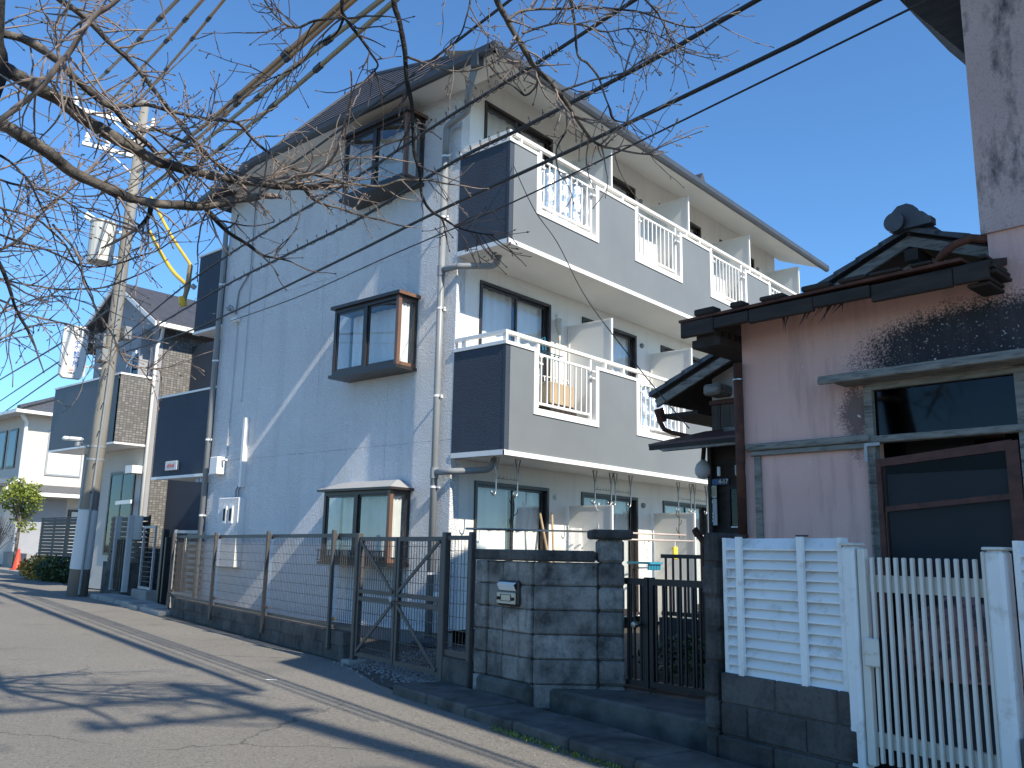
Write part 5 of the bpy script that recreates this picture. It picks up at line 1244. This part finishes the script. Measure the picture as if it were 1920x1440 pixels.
# ================================================================ CHERRY TREE
def cat(P,n):
    Q=[P[0]]
    for i in range(len(P)-1):
        p0=P[max(i-1,0)];p1_=P[i];p2_=P[i+1];p3=P[min(i+2,len(P)-1)]
        for k in range(1,n+1):
            t=k/n; Q.append(.5*((2*p1_)+(p2_-p0)*t+(2*p0-5*p1_+4*p2_-p3)*t*t+(3*p1_-p0-3*p2_+p3)*t**3))
    return Q
tree=thing('cherry_tree','bare cherry tree at the left edge with limbs reaching across the top','tree',(-4.6,-.8,0))
TB=Vector((-4.6,-.8,0))
TW=random.Random(42)
twig_mb={'twig':MB(),'twig_dark':MB()}
def twig(p,d,L,r,depth,key):
    n=max(3,int(L/.055)); P=[p]; q=p.copy(); d=d.normalized(); bend=Vector((TW.gauss(0,1),TW.gauss(0,1),TW.gauss(.25,.8)))*.22
    for i in range(n):
        d=(d+bend*.12+Vector((TW.gauss(0,1),TW.gauss(0,1),TW.gauss(0,1)))*.13).normalized(); q=q+d*(L/n); P.append(q.copy())
    rs=[max(.0021,r*(1-.6*i/n))*(1+(.25 if TW.random()<.25 else 0)) for i in range(n+1)]
    mb=twig_mb[key]; mb.tube(P,rs,4 if r<.004 else 5,False)
    def bud(p,d,s_):
        e=d.orthogonal().normalized()*s_*.55; f_=d.cross(e).normalized()*s_*.55
        mb.add([p-d*s_*.3,p+e,p+f_,p-e,p-f_,p+d*s_*1.5],[(0,2,1),(0,3,2),(0,4,3),(0,1,4),(1,2,5),(2,3,5),(3,4,5),(4,1,5)])
    bud(P[-1],d,.0085*TW.uniform(.8,1.5))
    for i in range(1,n):
        if TW.random()<.42:
            dd=(P[i+1]-P[i]).normalized(); s_=dd.orthogonal().normalized(); s_.rotate(Matrix.Rotation(TW.random()*6.3,3,dd)); sd_=(dd*.55+s_*.85).normalized()
            if depth>0 and TW.random()<.5: twig(P[i],sd_,L*TW.uniform(.3,.65),rs[i]*.62,depth-1,key)
            else:
                e=P[i]+sd_*TW.uniform(.008,.022); mb.tube([P[i],e],[.0022,.002],4,False); bud(e,sd_,.0065*TW.uniform(.8,1.4))
def limb(pix,d0,d1,w0,w1,m='bark',tw=10,key='twig',tl=(.15,.5),start=0.,pts=None,n=6):
    """limb through picture points; w in photo pixels at that depth"""
    k=len(pix); P=[at(px,py,d0+(d1-d0)*i/(k-1)) for i,(px,py) in enumerate(pix)]
    P=cat(P,n); N=len(P); rs=[]
    for i,p in enumerate(P):
        t=i/(N-1); dp=d0+(d1-d0)*t; wpx=w0+(w1-w0)*t; rs.append(max(.0016,wpx*dp/F_PX/2*(1+.2*mnoise.noise(p*9)+.1*mnoise.noise(p*26)+.04*math.sin(i*2.1))))
    P=[p+Vector((mnoise.noise(p*7),mnoise.noise(p*7+Vector((9,0,0))),mnoise.noise(p*7+Vector((0,9,0)))))*.012 for p in P]
    o=MB().tube([p-TB for p in P],rs,9 if w0>9 else 6).build('limb',m,tree,smooth=True)
    for i in range(tw):
        t=start+(1-start)*TW.random()**.85; x=t*(N-1); j=min(int(x),N-2); p=P[j].lerp(P[j+1],x-j); dd=(P[j+1]-P[j]).normalized()
        s_=dd.orthogonal().normalized(); s_.rotate(Matrix.Rotation(TW.random()*6.3,3,dd)); L=TW.uniform(*tl)
        twig(p-TB,(dd*TW.uniform(.3,.9)+s_*.8+Vector((0,0,TW.uniform(-.15,.4)))),L,min(max(rs[j]*.6,.0034),.0062),2,key)
    twig(P[-1]-TB,(P[-1]-P[-2]),TW.uniform(*tl)*.7,rs[-1],1,key)
    return P
# trunk leans out over the road, only its upper part enters the frame
ta,tb_,tc_,td_=at(-88,175,4.0),at(-55,60,4.05),at(-32,-60,4.1),at(40,-420,4.3)
TP=cat([TB,TB+Vector((.02,.5,1.1)),TB+Vector((.05,1.25,2.3)),ta,tb_,tc_,td_],5)
MB().tube([p-TB for p in TP],[max(.1,(.22-.0045*i)*(1+.1*mnoise.noise(p*4))) for i,p in enumerate(TP)],16).build('trunk','bark_dark',tree,smooth=True)
limb([(-30,55),(40,75),(95,105),(130,135),(190,190),(215,207),(250,245),(278,270)],4.1,4.9,17,9,tw=16)
limb([(-50,110),(10,132),(50,152),(90,175),(143,213),(207,253),(267,287),(320,310),(367,323),(417,333),(500,347),(567,350)],4.0,5.6,31,12,tw=30,start=.15,tl=(.2,.6))
limb([(567,350),(640,343),(707,348),(773,337),(853,347)],5.6,5.9,8,3,tw=11,tl=(.15,.45))
limb([(567,350),(590,375),(640,392),(700,410),(760,425)],5.6,5.9,6,2.5,tw=7,tl=(.15,.4))
limb([(-40,215),(0,230),(33,247),(77,277),(110,303),(150,330),(200,350),(240,370),(283,380),(333,383),(393,385),(450,373),(483,370)],3.9,5.3,26,14,tw=22,start=.1)
limb([(390,395),(417,427),(467,460),(500,480),(545,492)],5.2,5.4,9,3,'bark_dark',tw=9,key='twig_dark')
limb([(283,383),(278,405),(265,422),(255,430)],5.0,5.0,11,6,'bark_dark',tw=6)
limb([(483,370),(520,345),(575,330),(640,300),(700,292)],5.3,5.7,6,3,tw=9)
limb([(-20,-90),(60,-40),(110,0),(143,20),(173,47),(217,87),(260,133),(300,180),(333,227),(367,267),(400,300),(450,345)],4.2,5.2,13,6,tw=20,start=.2)
limb([(290,-60),(223,0),(180,27),(160,53),(133,90),(113,117),(77,160),(33,197),(-10,232)],3.7,3.7,9,12,'twig',tw=16)
limb([(213,202),(243,197),(283,197),(327,210),(383,223),(443,230),(467,253),(500,283),(533,310),(633,340)],4.6,5.6,9,4,tw=18)
limb([(262,247),(300,247),(350,267),(383,287),(417,310),(480,335),(550,345)],4.7,5.4,7,3.5,tw=10)
limb([(215,205),(265,240),(320,290),(370,335),(400,360)],4.6,5.0,5,3,tw=14)
limb([(113,117),(105,60),(125,10),(140,-30)],3.7,3.8,7,5,'twig',tw=6)
# upper right, hanging from limbs overhead
O1=limb([(-20,-120),(200,-260),(450,-300),(720,-260),(950,-170)],4.2,4.5,26,15,'bark_dark',tw=10,start=.3)
O2=limb([(950,-170),(1050,-120),(1200,-110),(1350,-60)],4.5,4.7,13,5,'bark_dark',tw=10)
limb([(728,-260),(735,-90),(740,0),(750,40),(757,83),(763,133),(770,183),(773,233),(777,283),(787,333),(793,367),(813,397),(840,417),(873,433),(927,440)],4.5,4.9,12,2.5,'bark_dark',tw=24,key='twig_dark',start=.35,tl=(.12,.4))
limb([(900,-190),(915,-60),(930,0),(953,37),(977,83),(1000,123),(1033,157),(1057,187),(1073,213),(1097,247),(1120,270),(1153,280),(1223,290)],4.4,4.9,14,3,'bark',tw=26,start=.3,tl=(.12,.4))
limb([(1053,170),(1103,153),(1153,143),(1197,120),(1233,100)],4.7,4.8,5,2.5,tw=12,tl=(.1,.3))
limb([(1060,-110),(1075,40),(1083,100),(1103,120),(1127,157),(1140,193),(1150,223),(1187,228),(1230,207)],4.6,4.9,6,2,tw=12,tl=(.1,.3))
limb([(1010,130),(1005,160),(985,180),(968,165),(940,145)],4.7,4.7,5,2,'bark_dark',tw=6,key='twig_dark',tl=(.1,.25))
limb([(1060,190),(1062,240),(1045,280),(1047,320),(1060,340)],4.8,4.8,4,2,tw=5,tl=(.1,.2))
limb([(660,-270),(645,-100),(640,0),(643,27),(673,67),(693,97),(707,122),(695,140)],4.5,4.7,9,3,'bark_dark',tw=10,key='twig_dark',start=.4)
limb([(643,30),(600,37),(557,53),(523,40),(497,3),(490,-30)],4.6,4.7,6,2.5,tw=14,key='twig_dark')
limb([(643,30),(627,63),(590,90),(557,127),(503,150)],4.6,4.8,5,2.5,'bark_dark',tw=10,key='twig_dark')
limb([(657,130),(657,187),(647,233),(627,290),(600,320),(540,333)],4.8,5.4,4,6,'twig',tw=7)
limb([(760,103),(800,120),(840,130),(893,130),(933,110),(963,83)],4.6,4.8,5,2.5,tw=12,tl=(.1,.3))
limb([(953,37),(980,20),(1030,15),(1080,13),(1190,20),(1290,50),(1335,38)],4.5,4.9,6,2.5,tw=26,tl=(.15,.45))
limb([(980,60),(1020,50),(1080,45),(1140,60),(1200,55),(1300,95)],4.5,4.9,5,2,tw=22,tl=(.12,.4))
limb([(850,-200),(870,-60),(880,0),(870,50),(850,85)],4.5,4.6,5,2,tw=8)
limb([(1150,-110),(1180,-30),(1230,20),(1265,80),(1310,105)],4.6,4.9,5,2,tw=12,tl=(.12,.35))
# lower left thicket
limb([(-60,370),(0,387),(83,417),(133,477),(165,540)],4.4,5.2,6,3,tw=13,tl=(.2,.6))
limb([(-30,440),(0,497),(20,547),(33,590),(55,627)],4.2,4.4,9,5,'bark_dark',tw=6,key='twig_dark')
limb([(-40,515),(0,523),(83,540),(150,543),(200,537),(260,515)],4.8,5.4,5,3,tw=12)
limb([(100,420),(147,480),(160,530),(187,587),(213,630),(240,680),(300,693)],4.9,5.3,5,2.5,'twig',tw=14,tl=(.15,.4))
limb([(-50,560),(0,563),(50,590),(143,613),(187,640)],4.9,5.3,5,2.5,'twig',tw=14)
limb([(-40,485),(0,470),(50,437),(83,393),(143,347),(190,300)],5.4,5.6,7,4,'twig',tw=15,tl=(.2,.6))
limb([(-40,420),(0,440),(90,470),(180,500),(290,470),(350,430)],5.0,5.6,5,2.5,tw=12)
limb([(-40,320),(20,345),(90,360),(160,400),(240,430)],4.9,5.4,6,2.5,tw=13)
limb([(-40,270),(30,310),(70,370),(100,450)],4.6,5.0,6,2.5,tw=16)
for i,(x,y) in enumerate(((-20,600),(-20,650),(-20,330),(-20,200),(-20,60))): limb([(x,y),(x+60,y-30),(x+130,y-45),(x+200,y-25)],4.9,5.4,4,2,'twig',tw=8)
def limb_over(P,r0,r1,tw):
    """limbs of the crown above the street, higher than the frame; their shadow falls on the road"""
    P=cat([Vector(p) for p in P],6); N=len(P)
    MB().tube([p-TB for p in P],[(r0+(r1-r0)*i/(N-1))*(1+.15*mnoise.noise(p*8)) for i,p in enumerate(P)],7).build('limb','bark',tree,smooth=True)
    for i in range(tw):
        j=TW.randrange(2,N-1); dd=(P[j]-P[j-1]).normalized(); s_=dd.orthogonal().normalized(); s_.rotate(Matrix.Rotation(TW.random()*6.3,3,dd))
        twig(P[j]-TB,dd*.6+s_*.8+Vector((0,0,.3)),TW.uniform(.3,.8),.0085,2,'twig')
limb_over([td_,(-3.0,2.6,5.4),(-1.7,2.4,5.2),(-.4,2.5,5.3),(.9,2.3,5.5)],.07,.015,16)
limb_over([(-3.0,2.6,5.4),(-2.0,1.9,5.2),(-.9,1.7,5.1),(.4,1.5,5.2)],.045,.01,15)
limb_over([(-1.7,2.4,5.2),(-.8,2.9,5.3),(.3,3.2,5.5),(1.2,3.1,5.6)],.035,.01,14)
limb_over([td_,(-3.3,1.6,5.3),(-2.3,1.1,5.1),(-1.3,.9,5.1),(-.3,.8,5.2)],.05,.01,14)
for k,mb in twig_mb.items(): stuff(mb.build('twigs',k,tree))
# second bare crown behind the camera side of the road, felt only through its shadow, is left out
tag(MB().cbox(-.05,.05,-.012,.012,0,.004,.001).build('paper_scrap','white_cloth',None,(-7.05,4.9,.004),.5),'white paper scrap lying on the road before the mesh gate','paper')
